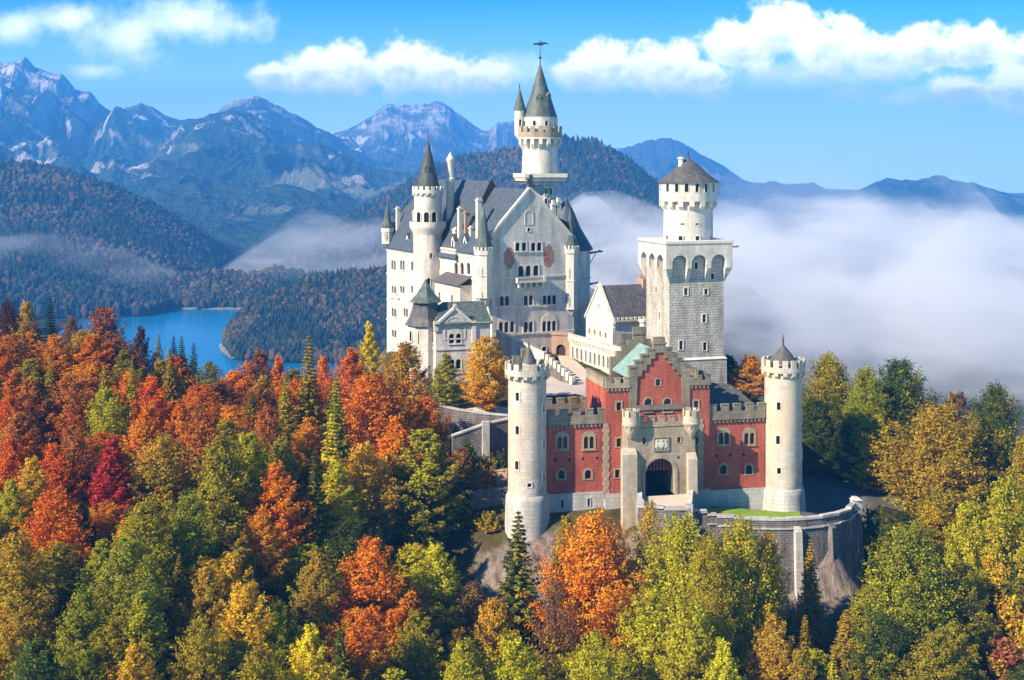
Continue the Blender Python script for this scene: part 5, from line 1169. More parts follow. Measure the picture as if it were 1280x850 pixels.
# ------------------------------------------------------------------ knights' range: arcaded gallery and gabled house
def knights_range():
    A, B = (13.8, 325.5), (24.6, 300.0); P = plane2(A, B); L = math.hypot(B[0] - A[0], B[1] - A[1])
    root = empty('knights_house', tuple(P.pt(L / 2, 149, -5)), 'white arcaded range with a gabled grey roofed house, beside the square tower', 'house')
    z = lambda px, py, d=0: P.hit(px, py, d)[1]
    ztop = z(730, 427); zb = 143.0; H = []
    for i in range(11):
        px = 716.2 + i * 5.5; u = P.U(px); window(root, P, [u], ztop - 4.6, ztop - 1.9, 0.95, H, rim=.16, proud=.1, sill=False)
    cs = [tuple(P.pt(u, 0, d))[:2] for u, d in ((0, 0), (L + 3, 0), (L + 3, -16), (0, -16))]
    mb = MB(); wall_ring(mb, cs, zb, ztop, {0: H}); mb.build('wall', LIME, root)
    mb = MB(); corbel_row(mb, P, 0, L + 3, ztop - .9, ztop - .1, .002, .4, .75, .35); mb.pbox(P, -.1, L + 3.1, ztop - .1, ztop + .25, -.5, .5); mb.pbox(P, 0, L + 3, ztop - 5.2, ztop - 4.9, -.2, .2); battlement(mb, P, 0, L + 3, ztop + .25, ztop + .6, ztop + 1.15, .4, .5, .45, .4); mb.build('cornice', TRIM, root)
    mb = MB(); mb.pbox(P, 0, L + 3, ztop - .2, ztop, -16, -.4); mb.build('deck', GREYR, root)
    # gabled house set back on the gallery
    d = -2.0; u0, u1 = P.U(732.5, d), P.U(766, d); um = (u0 + u1) / 2; ze = z(765, 402, d); za = z(750, 357, d); Dp = 17.0; H, HF = [], []
    for px in (737, 743.5, 750.6, 757.5): window(root, P, [P.U(px, d)], z(750, 421, d), z(750, 413.5, d), 0.95, H, rim=.18, d=d, sill=False)
    window(root, P, [um], z(750, 386, d), z(750, 380, d), .5, H, rim=.15, d=d, sill=False, name='slit_window')
    c0 = [tuple(P.pt(u, 0, dd))[:2] for u, dd in ((u0, d), (u1, d), (u1, d - Dp), (u0, d - Dp))]
    # wall faces take depth from their own planes, so shift the gable openings there
    Pd = plane2(c0[0], c0[1]); Hs = [[(q[0] - u0, q[1]) for q in h] for h in H]; W = u1 - u0
    mb = MB(); wall_ring(mb, c0, ztop - .5, ze, {0: Hs}, {0: [(W, ze), (W / 2, za), (0, ze)], 2: [(W, ze), (W / 2, za), (0, ze)]}); hs = mb.build('house', LIME, root)
    mb = MB(); gable_roof(mb, Pd.pt(-.6, ze - .3, -.4), Pd.pt(-.6, ze - .3, -Dp), Pd.pt(W + .6, ze - .3, -Dp), Pd.pt(W + .6, ze - .3, -.4), Pd.pt(W / 2, za - .05, -.4), Pd.pt(W / 2, za - .05, -Dp)); mb.build('roof', GREYR, hs)
    mb = MB()
    for (a0, z0, a1, z1) in ((-.5, ze - .5, W / 2, za + .25), (W / 2, za + .25, W + .5, ze - .5)): mb.plate(Pd, [(a0, z0 - .2), (a1, z1 - .2), (a1, z1 + .35), (a0, z0 + .35)], [], -.5, .25, back=True)
    mb.build('gable_coping', TRIM, hs)
    PF = plane2(c0[1], c0[2]); mb = MB(); mb.pbox(PF, 0, Dp, ze - .9, ze - .1, -.3, .3); corbel_row(mb, PF, 0, Dp, ze - 1.5, ze - .9, .002, .25, .8, .4); battlement(mb, PF, 0, Dp, ze - .1, ze + .25, ze + .9, .35, .6, .5, .3); mb.build('cornice', TRIM, hs)
    q = PF.pt(PF.U(803), 0, .4); cc = (q.x, q.y); zz = lambda py: CZ - (py - HY) / F * q.y
    mb = MB(); mb.lathe(cc, [(.7, zz(432)), (1.0, zz(421)), (1.0, zz(404)), (1.25, zz(402)), (1.25, zz(398.5))], 12, capt=True); mb.build('turret', TRIM, hs)
    q = PF.shift(0, 0).pt(PF.U(787), 0, -1.0)
    mb = MB(); mb.pbox(PF, PF.U(773), PF.U(800), ztop, ztop + .9, .4, 3.6); mb.hull([PF.pt(PF.U(775), ztop + 2.9, .3), PF.pt(PF.U(799), ztop + 2.9, .3), PF.pt(PF.U(800), ztop + .9, 3.8), PF.pt(PF.U(772), ztop + .9, 3.8)][::-1], [PF.pt(PF.U(775), ztop + 2.6, .3), PF.pt(PF.U(799), ztop + 2.6, .3), PF.pt(PF.U(800), ztop + .6, 3.8), PF.pt(PF.U(772), ztop + .6, 3.8)][::-1]); mb.build('lean_to', GREYR, root)
    # brick chimney stack with pots at the far end of the ridge
    q = Pd.pt(W / 2 - .5, 0, -Dp + 5.0); mb = MB(); mb.box((q.x, q.y, za - 3), 3.0, 2.0, 4.2, P.ang)
    for k in (-1, 0, 1): mb.tube((q.x + k * .8, q.y + k * .3, za + 1.2), (q.x + k * .8, q.y + k * .3, za + 2.2), .28, .24, 8)
    mb.build('chimney', BUFF, hs)
    # brick portal closing the upper court
    v0, v1 = at(689.5, 430, 327), at(712.5, 430, 325.5); PP = plane2((v0.x, v0.y), (v1.x, v1.y)); Lp = (v1 - v0).length
    zt = PP.hit(700, 419)[1]; HP = [arch_poly(Lp / 2, PP.hit(700, 449)[1], PP.hit(700, 430.5)[1], 2.3)]
    mb = MB(); mb.face(PP, rect_poly(0, Lp, 144, zt), HP, 0, .8); mb.pbox(PP, 0, Lp, 144, zt, -3.5, -.82); mb.pbox(PP, -.2, Lp + .2, zt, zt + .4, -3.5, .25); mb.build('portal', BUFF, root)
    mb = MB(); mb.pbox(PP, Lp / 2 - 1.2, Lp / 2 + 1.2, 144, zt - 1, -.8, -.6); mb.build('door', WOOD, root)
knights_range()
# ------------------------------------------------------------------ terraces, ramps and walls round the castle
def drape(name, label, poly_px, m, lift=0.12, nu=14, nv=8):
    """a sheet laid on the ground between two edges given as (photo column, distance) lists"""
    e0, e1 = poly_px; vs, fs = [], []
    def along(e, t):
        k = t * (len(e) - 1); i = min(int(k), len(e) - 2); f = k - i
        a, b = e[i], e[i + 1]
        return ((a[0] - CX) / F * a[1] * (1 - f) + (b[0] - CX) / F * b[1] * f, a[1] * (1 - f) + b[1] * f)
    for j in range(nv + 1):
        for i in range(nu + 1):
            a, b = along(e0, i / nu), along(e1, i / nu); f = j / nv; vs.append((a[0] * (1 - f) + b[0] * f, a[1] * (1 - f) + b[1] * f))
    v = np.array(vs); z = ground_z(v[:, 0], v[:, 1]) + lift
    fs = [(j * (nu + 1) + i, j * (nu + 1) + i + 1, (j + 1) * (nu + 1) + i + 1, (j + 1) * (nu + 1) + i) for j in range(nv) for i in range(nu)]
    return np_mesh(name, np.column_stack([v, z]), np.array(fs), m, label, True, 'structure')
def X(px, Y): return (px - CX) / F * Y
def bastion():
    path = [(797, 231.2, 141.2), (830, 230.4, 140.9), (862, 230.6, 140.5), (872, 231.6, 140.1), (884, 231.9, 139.6), (896, 232, 139.3), (918, 231.7, 139.1), (939, 231.4, 138.95), (962, 231.3, 138.9), (985, 231.4, 138.9), (1006, 231.9, 138.9), (1028, 233, 138.95), (1049, 234.8, 139.1), (1063, 237, 139.3), (1070, 240.5, 139.4), (1070, 246, 138.6)]
    pts = [(X(a, b), b, z) for a, b, z in path]
    root = empty('bastion_wall', (X(960, 236), 236, 122), 'curved grey bastion wall below the gatehouse lawn', 'wall')
    mb, cp = MB(), MB()
    for i in range(len(pts) - 1):
        p, q = pts[i], pts[i + 1]
        P_ = plane2(p[:2], q[:2]); L = math.hypot(q[0] - p[0], q[1] - p[1])
        mb.add([P_.pt(0, p[2] - .25, 0), P_.pt(L, q[2] - .25, 0), P_.pt(L, 112, 1.3), P_.pt(0, 112, 1.3), P_.pt(0, p[2] - .25, -.7), P_.pt(L, q[2] - .25, -.7), P_.pt(L, 136.2, -.7), P_.pt(0, 136.2, -.7)], [(3, 2, 1, 0), (0, 1, 5, 4), (4, 5, 6, 7)])
        n = max(1, int(round(L / 3.2)))
        for k in range(n):
            a, b = L * k / n, L * (k + 1) / n; za = p[2] + (q[2] - p[2]) * k / n; dz = 0.06 if (i + k) % 2 else -0.04
            cp.pbox(P_, a + .02, b - .02, za - .26, za + .16 + dz, -.85, .16)
            if i > 3: cp.pbox(P_, a + .01, b - .01, za - 1.75, za - 1.5, -.05, .34)
    mb.build('wall', BAST, root); cp.build('coping', PLINTH, root)
    for px, Y, dp in ((873, 231.4, .9), (996, 231.6, 1.5), (1038, 233.7, 1.6), (1070, 241, 1.5)):
        c = (X(px, Y), Y); a = math.atan2(Y - 241, (c[0] - X(960, 236)) * .55)
        P_ = Plane(c, a + math.pi / 2); mb = MB(); zt = 136.9
        mb.hull([P_.pt(-.6, zt, .9), P_.pt(.6, zt, .9), P_.pt(.6, zt + .9, -.2), P_.pt(-.6, zt + .9, -.2)], [P_.pt(-.75, 112, 2.2), P_.pt(.75, 112, 2.2), P_.pt(.75, 112, -.2), P_.pt(-.75, 112, -.2)]); mb.build('buttress', BAST if px != 996 else PLINTH, root)
    p = pts[-2]; mb = MB(); mb.box((p[0], p[1], 138.2), 1.5, 1.5, 1.75, .3); mb.hull([Vector((p[0] + x * .4, p[1] + y * .4, 140.4)) for x, y in ((-1, -1), (1, -1), (1, 1), (-1, 1))], [Vector((p[0] + x, p[1] + y, 139.95)) for x, y in ((-1, -1), (1, -1), (1, 1), (-1, 1))]); mb.build('end_pier', PLINTH, root)
    # ramp up to the gate, its paving and low side walls
    g0, g1 = G.pt(Gu(799, 4.2), 0, 4.2), G.pt(Gu(861, 4.2), 0, 4.2); zg = Gz(825, 619, 4.2)
    mb = MB(); A = [Vector((pts[0][0] + .5, pts[0][1] + .6, 140.6)), Vector((pts[2][0], pts[2][1] + .6, 140.0)), Vector((g1.x + .4, g1.y, zg)), Vector((g0.x, g0.y, zg))]
    e0, e1 = G.pt(Gu(861, 4.2), zg, -4.5), G.pt(Gu(799, 4.2), zg, -4.5)
    mb.add(A + [e0, e1] + [v - Vector((0, 0, 5)) for v in A], [(0, 1, 2, 3), (3, 2, 4, 5), (1, 0, 6, 7), (2, 1, 7, 8), (0, 3, 9, 6)]); o = mb.build('ramp_paving', PAVE); tag(o, 'pale paved ramp leading up into the gate arch', kind='structure')
    for (a, b, lab) in ((A[1], A[2], 'low stone parapet of the gate ramp on the lawn side'), (A[0], A[3], 'low stone parapet of the gate ramp on the cliff side')):
        P_ = plane2((a.x, a.y), (b.x, b.y)); L = math.hypot(b.x - a.x, b.y - a.y); mb = MB()
        mb.add([P_.pt(u, z, d) for d in (.3, -.3) for u, z in ((-.3, a.z - 4.5), (L, b.z - 4), (L, b.z + .95), (-.3, a.z + .8))], [(0, 1, 2, 3), (7, 6, 5, 4), (3, 2, 6, 7), (0, 3, 7, 4), (1, 0, 4, 5)])
        rt = empty('ramp_parapet', tuple(a), lab, 'wall'); mb.build('wall', SAND, rt)
        mb = MB(); mb.add([P_.pt(u, z, d) for d in (.42, -.42) for u, z in ((-.4, a.z + .8), (L, b.z + .95), (L, b.z + 1.13), (-.4, a.z + .98))], [(0, 1, 2, 3), (7, 6, 5, 4), (3, 2, 6, 7), (0, 3, 7, 4)]); mb.build('coping', PLINTH, rt)
        mb = MB(); mb.box((a.x, a.y, a.z - 3), 1.3, 1.3, 4.4, P_.ang); mb.build('end_pier', PLINTH, rt)
    drape('lawn', 'small bright green lawn behind the bastion coping', ([(878, 234.0), (915, 233.6), (960, 233.3), (1000, 233.6)], [(883, 241.5), (915, 242.6), (960, 244.4), (1000, 246.5)]), LAWN, .25, 20, 10)
    drape('drive', 'shaded drive curving round the right gate tower', ([(1000, 233.8), (1030, 235.6), (1058, 239), (1100, 252), (1180, 252)], [(1000, 262), (1030, 262), (1060, 261), (1100, 258), (1180, 257)]), ROAD, .22, 24, 14)
bastion()
drape('courtyard', 'pale gravel court behind the gatehouse', ([(640, 283), (690, 280), (760, 280)], [(684, 303), (712, 302), (750, 302)]), COURT, .2)
drape('court_ramp', 'sandy ramp climbing to the brick portal', ([(708, 301), (745, 300)], [(697, 324), (713, 324)]), PAVE, .32, 4, 12)
drape('path', 'pale path along the garden terrace', ([(552, 270), (600, 268.5), (645, 268)], [(552, 273.5), (600, 272.5), (645, 272)]), COURT, .18)
def wall_run(label, pts, hgt, m, th=.7, cop=None, crenel=False, group=None, pier=()):
    """garden wall along (photo column, top row, distance) points"""
    v = [at(*p) for p in pts]; root = empty('garden_wall', (v[0].x, v[0].y, v[0].z - hgt), label, 'wall', group); mb, cb = MB(), MB()
    for i in range(len(v) - 1):
        a, b = v[i], v[i + 1]; P_ = plane2((a.x, a.y), (b.x, b.y)); L = math.hypot(b.x - a.x, b.y - a.y)
        mb.add([P_.pt(u, z, d) for d in (0, -th) for u, z in ((0, a.z - hgt), (L, b.z - hgt), (L, b.z), (0, a.z))], [(0, 1, 2, 3), (7, 6, 5, 4), (3, 2, 6, 7), (0, 3, 7, 4), (1, 0, 4, 5)])
        if crenel:
            n = int(L / 1.7)
            for k in range(n): u = L * (k + .2) / n; z = a.z + (b.z - a.z) * (k + .5) / n; cb.pbox(P_, u, u + L / n * .6, z - .8, z + .8, -th - .06, .06)
        else: cb.add([P_.pt(u, z, d) for d in (.14, -th - .14) for u, z in ((-.1, a.z + .01), (L + .1, b.z + .01), (L + .1, b.z + .3), (-.1, a.z + .3))], [(0, 1, 2, 3), (7, 6, 5, 4), (3, 2, 6, 7), (0, 3, 7, 4), (0, 4, 5, 1)])
    mb.build('wall', m, root); cb.build('coping', cop or PLINTH, root)
    for i in pier: p = v[i]; q = MB(); q.box((p.x, p.y - .3, p.z - hgt), 1.3, 1.3, hgt + .7, .2); q.build('pier', cop or PLINTH, root)
    return root
wall_run('pale stair wall climbing along the foot of the painted gable', [(620, 414, 315), (650, 428, 311), (678, 442, 307)], 9, LIME, cop=TRIM)
wall_run('stepped battlement wall beside the sandy ramp', [(676, 442, 307), (696, 458, 301), (716, 478, 294)], 8, BAST, crenel=True, cop=TRIM)
wall_run('grey terrace wall with a pale sloping coping beside the cliff tower', [(566, 546, 251), (607, 531, 253), (640, 524, 255)], 9.5, BAST, pier=(1,))
wall_run('dark low wall at the foot of the cliff tower', [(588, 617, 244), (612, 613, 243), (636, 611, 242)], 5, BAST, cop=BAST)
wall_run('short buff wall between the cliff tower and the terrace', [(617, 590, 247), (634, 588, 246)], 4.5, BUFF, cop=SAND)
wall_run('low parapet under the golden courtyard tree', [(545, 507, 266), (572, 513, 265), (606, 518, 264), (640, 521, 263)], 4, BAST, cop=PLINTH)
def fence():
    a, b = at(1084, 616, 263), at(1166, 636, 254); root = empty('rail_fence', tuple(a), 'weathered wooden rail fence beside the shaded drive', 'fence')
    n = 9; L = (b - a)
    za = float(ground_z(a.x, a.y)); zb = float(ground_z(b.x, b.y))
    A, B = Vector((a.x, a.y, za)), Vector((b.x, b.y, zb))
    m = plain('weathered_wood', (.45, .38, .30), .8, .2, 3)
    for i in range(n): 
        p = A.lerp(B, i / (n - 1)); mb = MB(); mb.box((p.x, p.y, p.z - .4), .2, .2, 1.75, .1); mb.build('post', m, root)
    for h in (.55, 1.15): mb = MB(); mb.tube(A + Vector((0, -.13, h)), B + Vector((0, -.13, h)), .11, .11, 6); mb.build('rail', m, root)
fence()
# ------------------------------------------------------------------ crags
def rock_mat():
    m, nt, out = new_mat('crag_rock'); pos = node(nt, 'NewGeometry').outputs['Position']
    n = noise(nt, vmth(nt, 'MULTIPLY', pos, (1.6, 1.6, .35)), .8, 7, .68, .6); n2 = noise(nt, pos, .3, 3)
    c = ramp(nt, n, [(.28, (.07, .055, .045)), (.45, (.22, .175, .145)), (.6, (.34, .28, .24)), (.78, (.46, .41, .37))])
    c = mixc(nt, rng(nt, n2, .55, .7, 0, .6), c, (.10, .10, .05))
    b = node(nt, 'Bump', {'Strength': 1.0, 'Distance': .5, 'Height': n}); d = node(nt, 'BsdfDiffuse', {'Color': c, 'Normal': b.outputs[0]}); nt.links.new(d.outputs[0], out.inputs[0]); return m
ROCK = rock_mat()
def crag(label, px, py, Y, w, h, dp, seed, lean=0):
    c = at(px, py, Y); nu, nv = 120, 80; rs = np.random.RandomState(seed)
    T, H = np.meshgrid(np.linspace(0, TP, nu, endpoint=False), np.linspace(-.35, 1, nv) * math.pi / 2)
    D = np.stack([np.cos(T) * np.cos(H), np.sin(T) * np.cos(H), np.sin(H)], -1)
    N_ = rs.normal(size=(26, 3)); N_[:, 2] = np.abs(N_[:, 2]) * .55; N_[0] = (0, 0, 1); N_ /= np.linalg.norm(N_, axis=1, keepdims=True); off = rs.uniform(.8, 1.12, 26)
    dn = np.maximum(D @ N_.T, 1e-3); r = np.min(off / dn, axis=2); r = np.minimum(r, 1.5)          # broken into flat cleaved faces
    x = c.x + D[..., 0] * r * w / 2 + lean * D[..., 2] * h; y = c.y + D[..., 1] * r * dp / 2; z = c.z - h * .45 + D[..., 2] * r * h * .95
    k = .45 * fbm(x * .55 + z * .12, y * .55 + z * .12, seed, 5, .6) + .35 * (ridged(x * .5, z * .22 + y * .3, seed + 4, 4) - .5); x = x + D[..., 0] * k * 1.6; y = y + D[..., 1] * k * 1.6; z = z + D[..., 2] * k
    co = np.stack([x, y, z], -1).reshape(-1, 3); q = []
    for j in range(nv - 1):
        for i in range(nu): a, b = j * nu + i, j * nu + (i + 1) % nu; q.append((a, b, b + nu, a + nu))
    o = np_mesh('crag', co, np.array(q), ROCK, label, False, None, 'rock')
# ------------------------------------------------------------------ trees
def leaf_mat():
    m, nt, out = new_mat('leaves')
    oi = node(nt, 'ObjectInfo'); ca = oi.outputs['Color']
    at2 = node(nt, 'Attribute'); at2.attribute_type = 'OBJECT'; at2.attribute_name = 'leaf_b'
    to = node(nt, 'Attribute'); to.attribute_name = 'tone'
    ji = node(nt, 'Attribute'); ji.attribute_name = 'jit'
    f = rng(nt, mth(nt, 'ADD', to.outputs['Fac'], mth(nt, 'MULTIPLY', mth(nt, 'SUBTRACT', ji.outputs['Fac'], .5), .3)), .4, .72, 0, 1, True)
    c = mixc(nt, f, ca, at2.outputs['Color'])
    k = rng(nt, ji.outputs['Fac'], 0, 1, .58, 1.3)
    hs = node(nt, 'HueSaturation', {'Hue': rng(nt, ji.outputs['Fac'], 0, 1, .474, .524), 'Saturation': 1.0, 'Value': k, 'Color': c})
    d = node(nt, 'BsdfDiffuse', {'Color': hs.outputs[0]}); t = node(nt, 'BsdfTranslucent', {'Color': hs.outputs[0]})
    mx = node(nt, 'MixShader', {0: .36}); nt.links.new(d.outputs[0], mx.inputs[1]); nt.links.new(t.outputs[0], mx.inputs[2]); nt.links.new(mx.outputs[0], out.inputs[0])
    return m
LEAF = leaf_mat(); BARK = plain('bark', (.09, .065, .045), .9, .35, 2.5)
def quads(pts, nrm, size, rs, aspect=1.0):
    n = len(pts); nrm = nrm / np.linalg.norm(nrm, axis=1, keepdims=True)
    t = np.cross(nrm, rs.normal(size=(n, 3))); t /= np.linalg.norm(t, axis=1, keepdims=True) + 1e-9; b = np.cross(nrm, t)
    s = (size * rs.uniform(.65, 1.35, n))[:, None]
    V = np.stack([pts - t * s * aspect - b * s * .35, pts + b * s * .15 - t * s * .1 - b * s * .8, pts + t * s * aspect + b * s * .3, pts + b * s * .85 + nrm * s * .25], 1)
    return V
def leaf_mesh(name, V, tone, jit):
    n = len(V); me = bpy.data.meshes.new(name); co = V.reshape(-1, 3); q = np.arange(n * 4).reshape(n, 4)
    me.vertices.add(n * 4); me.vertices.foreach_set('co', co.astype(np.float32).ravel()); me.loops.add(n * 4); me.loops.foreach_set('vertex_index', q.astype(np.int32).ravel())
    me.polygons.add(n); me.polygons.foreach_set('loop_start', np.arange(0, n * 4, 4, dtype=np.int32)); me.polygons.foreach_set('loop_total', np.full(n, 4, np.int32))
    for an, v in (('tone', tone), ('jit', jit)):
        a = me.attributes.new(an, 'FLOAT', 'FACE'); a.data.foreach_set('value', v.astype(np.float32))
    me.update(calc_edges=True); me.materials.append(LEAF)
    return me
def broad_proto(seed, R_=4.9, H_=17.0, nb=105, leaves=21000, low=.07, peak=.42, point=.8, bare=1.0, leaf=.15):
    """deciduous crown grown from rising branches, each a flat fan of twigs; real size in metres"""
    rs = np.random.RandomState(seed); mb = MB(); k = .30 * R_ / 5.2
    lob = [(rs.uniform(0, 6.28), rs.randint(2, 5), rs.uniform(.05, .16)) for _ in range(3)]
    pts = [Vector((0, 0, -1.5))]; x = y = 0
    for i in range(1, 8): x += rs.uniform(-.2, .2) * R_ / 5; y += rs.uniform(-.2, .2) * R_ / 5; pts.append(Vector((x, y, H_ * .13 * i)))
    for i in range(7): mb.tube(pts[i], pts[i + 1], k * (1.25 if i == 0 else 1 - i / 8.5), k * (1 - (i + 1) / 8.5), 7)
    P_, D_, T_, W_ = [], [], [], []
    for i in range(nb):
        h = (i + .5) / nb; h = h ** .85; az = i * 2.399963 + rs.uniform(-.5, .5)
        sh = np.sin(np.pi * min(.999, max(.02, h)) ** (math.log(.5) / math.log(peak))) ** point
        env = R_ * max(.16, sh) * (1 + sum(a * math.sin(n * az + p + 3 * h) for p, n, a in lob)) * rs.uniform(.72, 1.16)
        zt = H_ * (low + (1 - low) * h) + rs.uniform(-.4, .4); el = .12 + 1.0 * h + rs.uniform(-.15, .15)
        tip = np.array([math.cos(az) * env, math.sin(az) * env, zt]); z0 = max(H_ * .06, zt - env * math.tan(min(1.2, el))); st = np.array([0, 0, min(z0, H_ * .93)])
        v = tip - st; L = np.linalg.norm(v); d = v / L; side = np.cross(d, [0, 0, 1.]); side /= np.linalg.norm(side) + 1e-6; tone = np.clip(rs.normal(.48, .15) + (.5 - h) * .42, 0, 1)
        if i % 3 == 0 or bare < .6: mb.tube(Vector(st), Vector(st + v * .5 - np.array([0, 0, .12 * L])), k * .3, k * .16, 5); mb.tube(Vector(st + v * .5 - np.array([0, 0, .12 * L])), Vector(tip), k * .16, k * .03, 4)
        nt_ = 9
        for j in range(nt_):
            t = .34 + .66 * (j + rs.rand()) / nt_; s_ = (-1) ** j; tl = L * rs.uniform(.2, .42) * (1.25 - t) + .35 * R_ / 5
            td = d * rs.uniform(.55, .9) + side * s_ * rs.uniform(.45, .95) + np.array([0, 0, rs.uniform(-.25, .2)]); td /= np.linalg.norm(td)
            if j == nt_ - 1: td = d
            b0 = st + v * t - np.array([0, 0, .45 * L * t * (1 - t)])
            P_.append((b0, td, tl)); T_.append(tone + rs.normal() * .06); W_.append(tl + .25); D_.append(np.array([math.cos(az), math.sin(az), .25]))
    W_ = np.array(W_); cnt = np.maximum(3, (leaves * bare * W_ / W_.sum() * rs.uniform(.55, 1.45, len(W_))).astype(int)); PP, NN, TT = [], [], []
    for (b0, td, tl), n, to, o in zip(P_, cnt, T_, D_):
        u = rs.uniform(0, 1.05, n); sp = .13 * R_ / 5 + .16 * tl * (1 - .5 * u)
        PP.append(b0 + td * (u * tl)[:, None] + rs.normal(size=(n, 3)) * sp[:, None] * np.array([1, 1, .62]) - np.array([0, 0, 1.]) * (.16 * tl * u ** 2)[:, None])
        NN.append(np.array([0, 0, .75]) + o * .55 + rs.normal(size=(n, 3)) * .55); TT.append(np.clip(to + rs.normal(size=n) * .05, 0, 1))
    PP, NN, TT = np.concatenate(PP), np.concatenate(NN), np.concatenate(TT)
    V = quads(PP, NN, np.full(len(PP), leaf), rs); crown_ = leaf_mesh('crown', V, TT, rs.rand(len(PP)))
    tr = mb.build('trunk', BARK); me = tr.data; bpy.data.objects.remove(tr)
    return crown_, me, R_, H_
def spruce_proto(seed, R_=3.4, H_=20.0, dens=1.0, droop=.35):
    rs = np.random.RandomState(seed); P_, N_, T_, S_ = [], [], [], []; tiers = 34; mb = MB(); mb.tube((0, 0, -1.5), (0, 0, H_ * .55), .34, .18, 7); mb.tube((0, 0, H_ * .55), (0, 0, H_ * .99), .18, .03, 6)
    for k in range(tiers):
        t = (k + .5) / tiers; z = H_ * (.07 + .92 * t); L = R_ * (1 - t) ** .82 * rs.uniform(.85, 1.1) + .12; nb = int(6 + 6 * (1 - t)); a0 = rs.rand() * 6.28
        for b in range(nb):
            a = a0 + TP * b / nb + rs.uniform(-.2, .2); l = L * rs.uniform(.68, 1.12); n = max(6, int(46 * dens * l / R_ + 6)); u = rs.uniform(.12, 1, n) ** .8
            side = rs.normal(size=n) * .17 * l * (1.15 - u); dz = -droop * l * u + .22 * l * u ** 3 - rs.uniform(0, .16, n) * l * .8 - .0
            P_.append(np.column_stack([np.cos(a) * u * l - np.sin(a) * side, np.sin(a) * u * l + np.cos(a) * side, z + dz]))
            N_.append(np.array([math.cos(a) * .5, math.sin(a) * .5, .8]) + rs.normal(size=(n, 3)) * .4); T_.append(np.clip(rs.normal(.45, .12) + rs.normal(size=n) * .08, 0, 1)); S_.append(np.full(n, .13 + .05 * (1 - t)))
            if b % 3 == 0 and k % 2 == 0: mb.tube((0, 0, z), (math.cos(a) * l * .9, math.sin(a) * l * .9, z - droop * l * .7), .05, .02, 4)
    P_, N_, T_, S_ = map(np.concatenate, (P_, N_, T_, S_)); V = quads(P_, N_, S_ * R_ / 3.0, rs, 1.35); me_ = leaf_mesh('crown', V, T_, rs.rand(len(P_)))
    tr = mb.build('trunk', BARK); me = tr.data; bpy.data.objects.remove(tr)
    return me_, me, R_, H_
PROTO = {'broad': [broad_proto(11, peak=.48, point=.62), broad_proto(12, peak=.42, point=.75), broad_proto(13, peak=.55, point=.6), broad_proto(14, peak=.38, point=.9), broad_proto(15, peak=.5, point=.55), broad_proto(16, peak=.44, point=.7)],
         'tall': [broad_proto(s, 3.3, 18, 100, 17000, .04, pk, pt) for s, pk, pt in ((31, .42, .75), (32, .36, .9), (33, .48, .65))],
         'big': [broad_proto(s, 7.6, 22, 170, 42000, .06, pk, .58, leaf=.18) for s, pk in ((41, .45), (42, .4), (43, .5))], 'spruce': [spruce_proto(s) for s in (51, 52, 53)], 'larch': [spruce_proto(s, 3.2, 17, .75, .2) for s in (61, 62)],
         'thin': [broad_proto(71, 4.6, 15, 90, 21000, .1, .5, .8, .33)], 'shrub': [broad_proto(s, 2.6, 4.2, 60, 7000, .0, .5, .6) for s in (81, 82)]}
COL = {'amber': ((.64, .33, .02), (.58, .24, .03)), 'crimson': ((.42, .03, .02), (.32, .05, .022)), 'scarlet': ((.52, .10, .016), (.40, .13, .02)), 'orange': ((.56, .155, .012), (.46, .20, .02)), 'golden-orange': ((.58, .22, .015), (.46, .27, .03)),
       'gold': ((.52, .30, .022), (.30, .24, .03)), 'yellow': ((.66, .46, .02), (.50, .40, .03)), 'lime': ((.44, .395, .018), (.31, .30, .02)), 'yellow-green': ((.33, .295, .018), (.23, .225, .018)),
       'olive': ((.27, .21, .018), (.18, .155, .018)), 'green': ((.20, .205, .018), (.26, .24, .02)), 'dark-green': ((.055, .08, .018), (.09, .105, .02)), 'rust': ((.38, .13, .026), (.26, .11, .026)),
       'russet': ((.26, .085, .035), (.17, .075, .03)), 'brown': ((.16, .085, .045), (.11, .065, .035)), 'plum': ((.075, .035, .035), (.10, .045, .03)), 'deep-green': ((.026, .05, .02), (.045, .07, .022)), 'bronze': ((.36, .22, .025), (.20, .17, .025))}
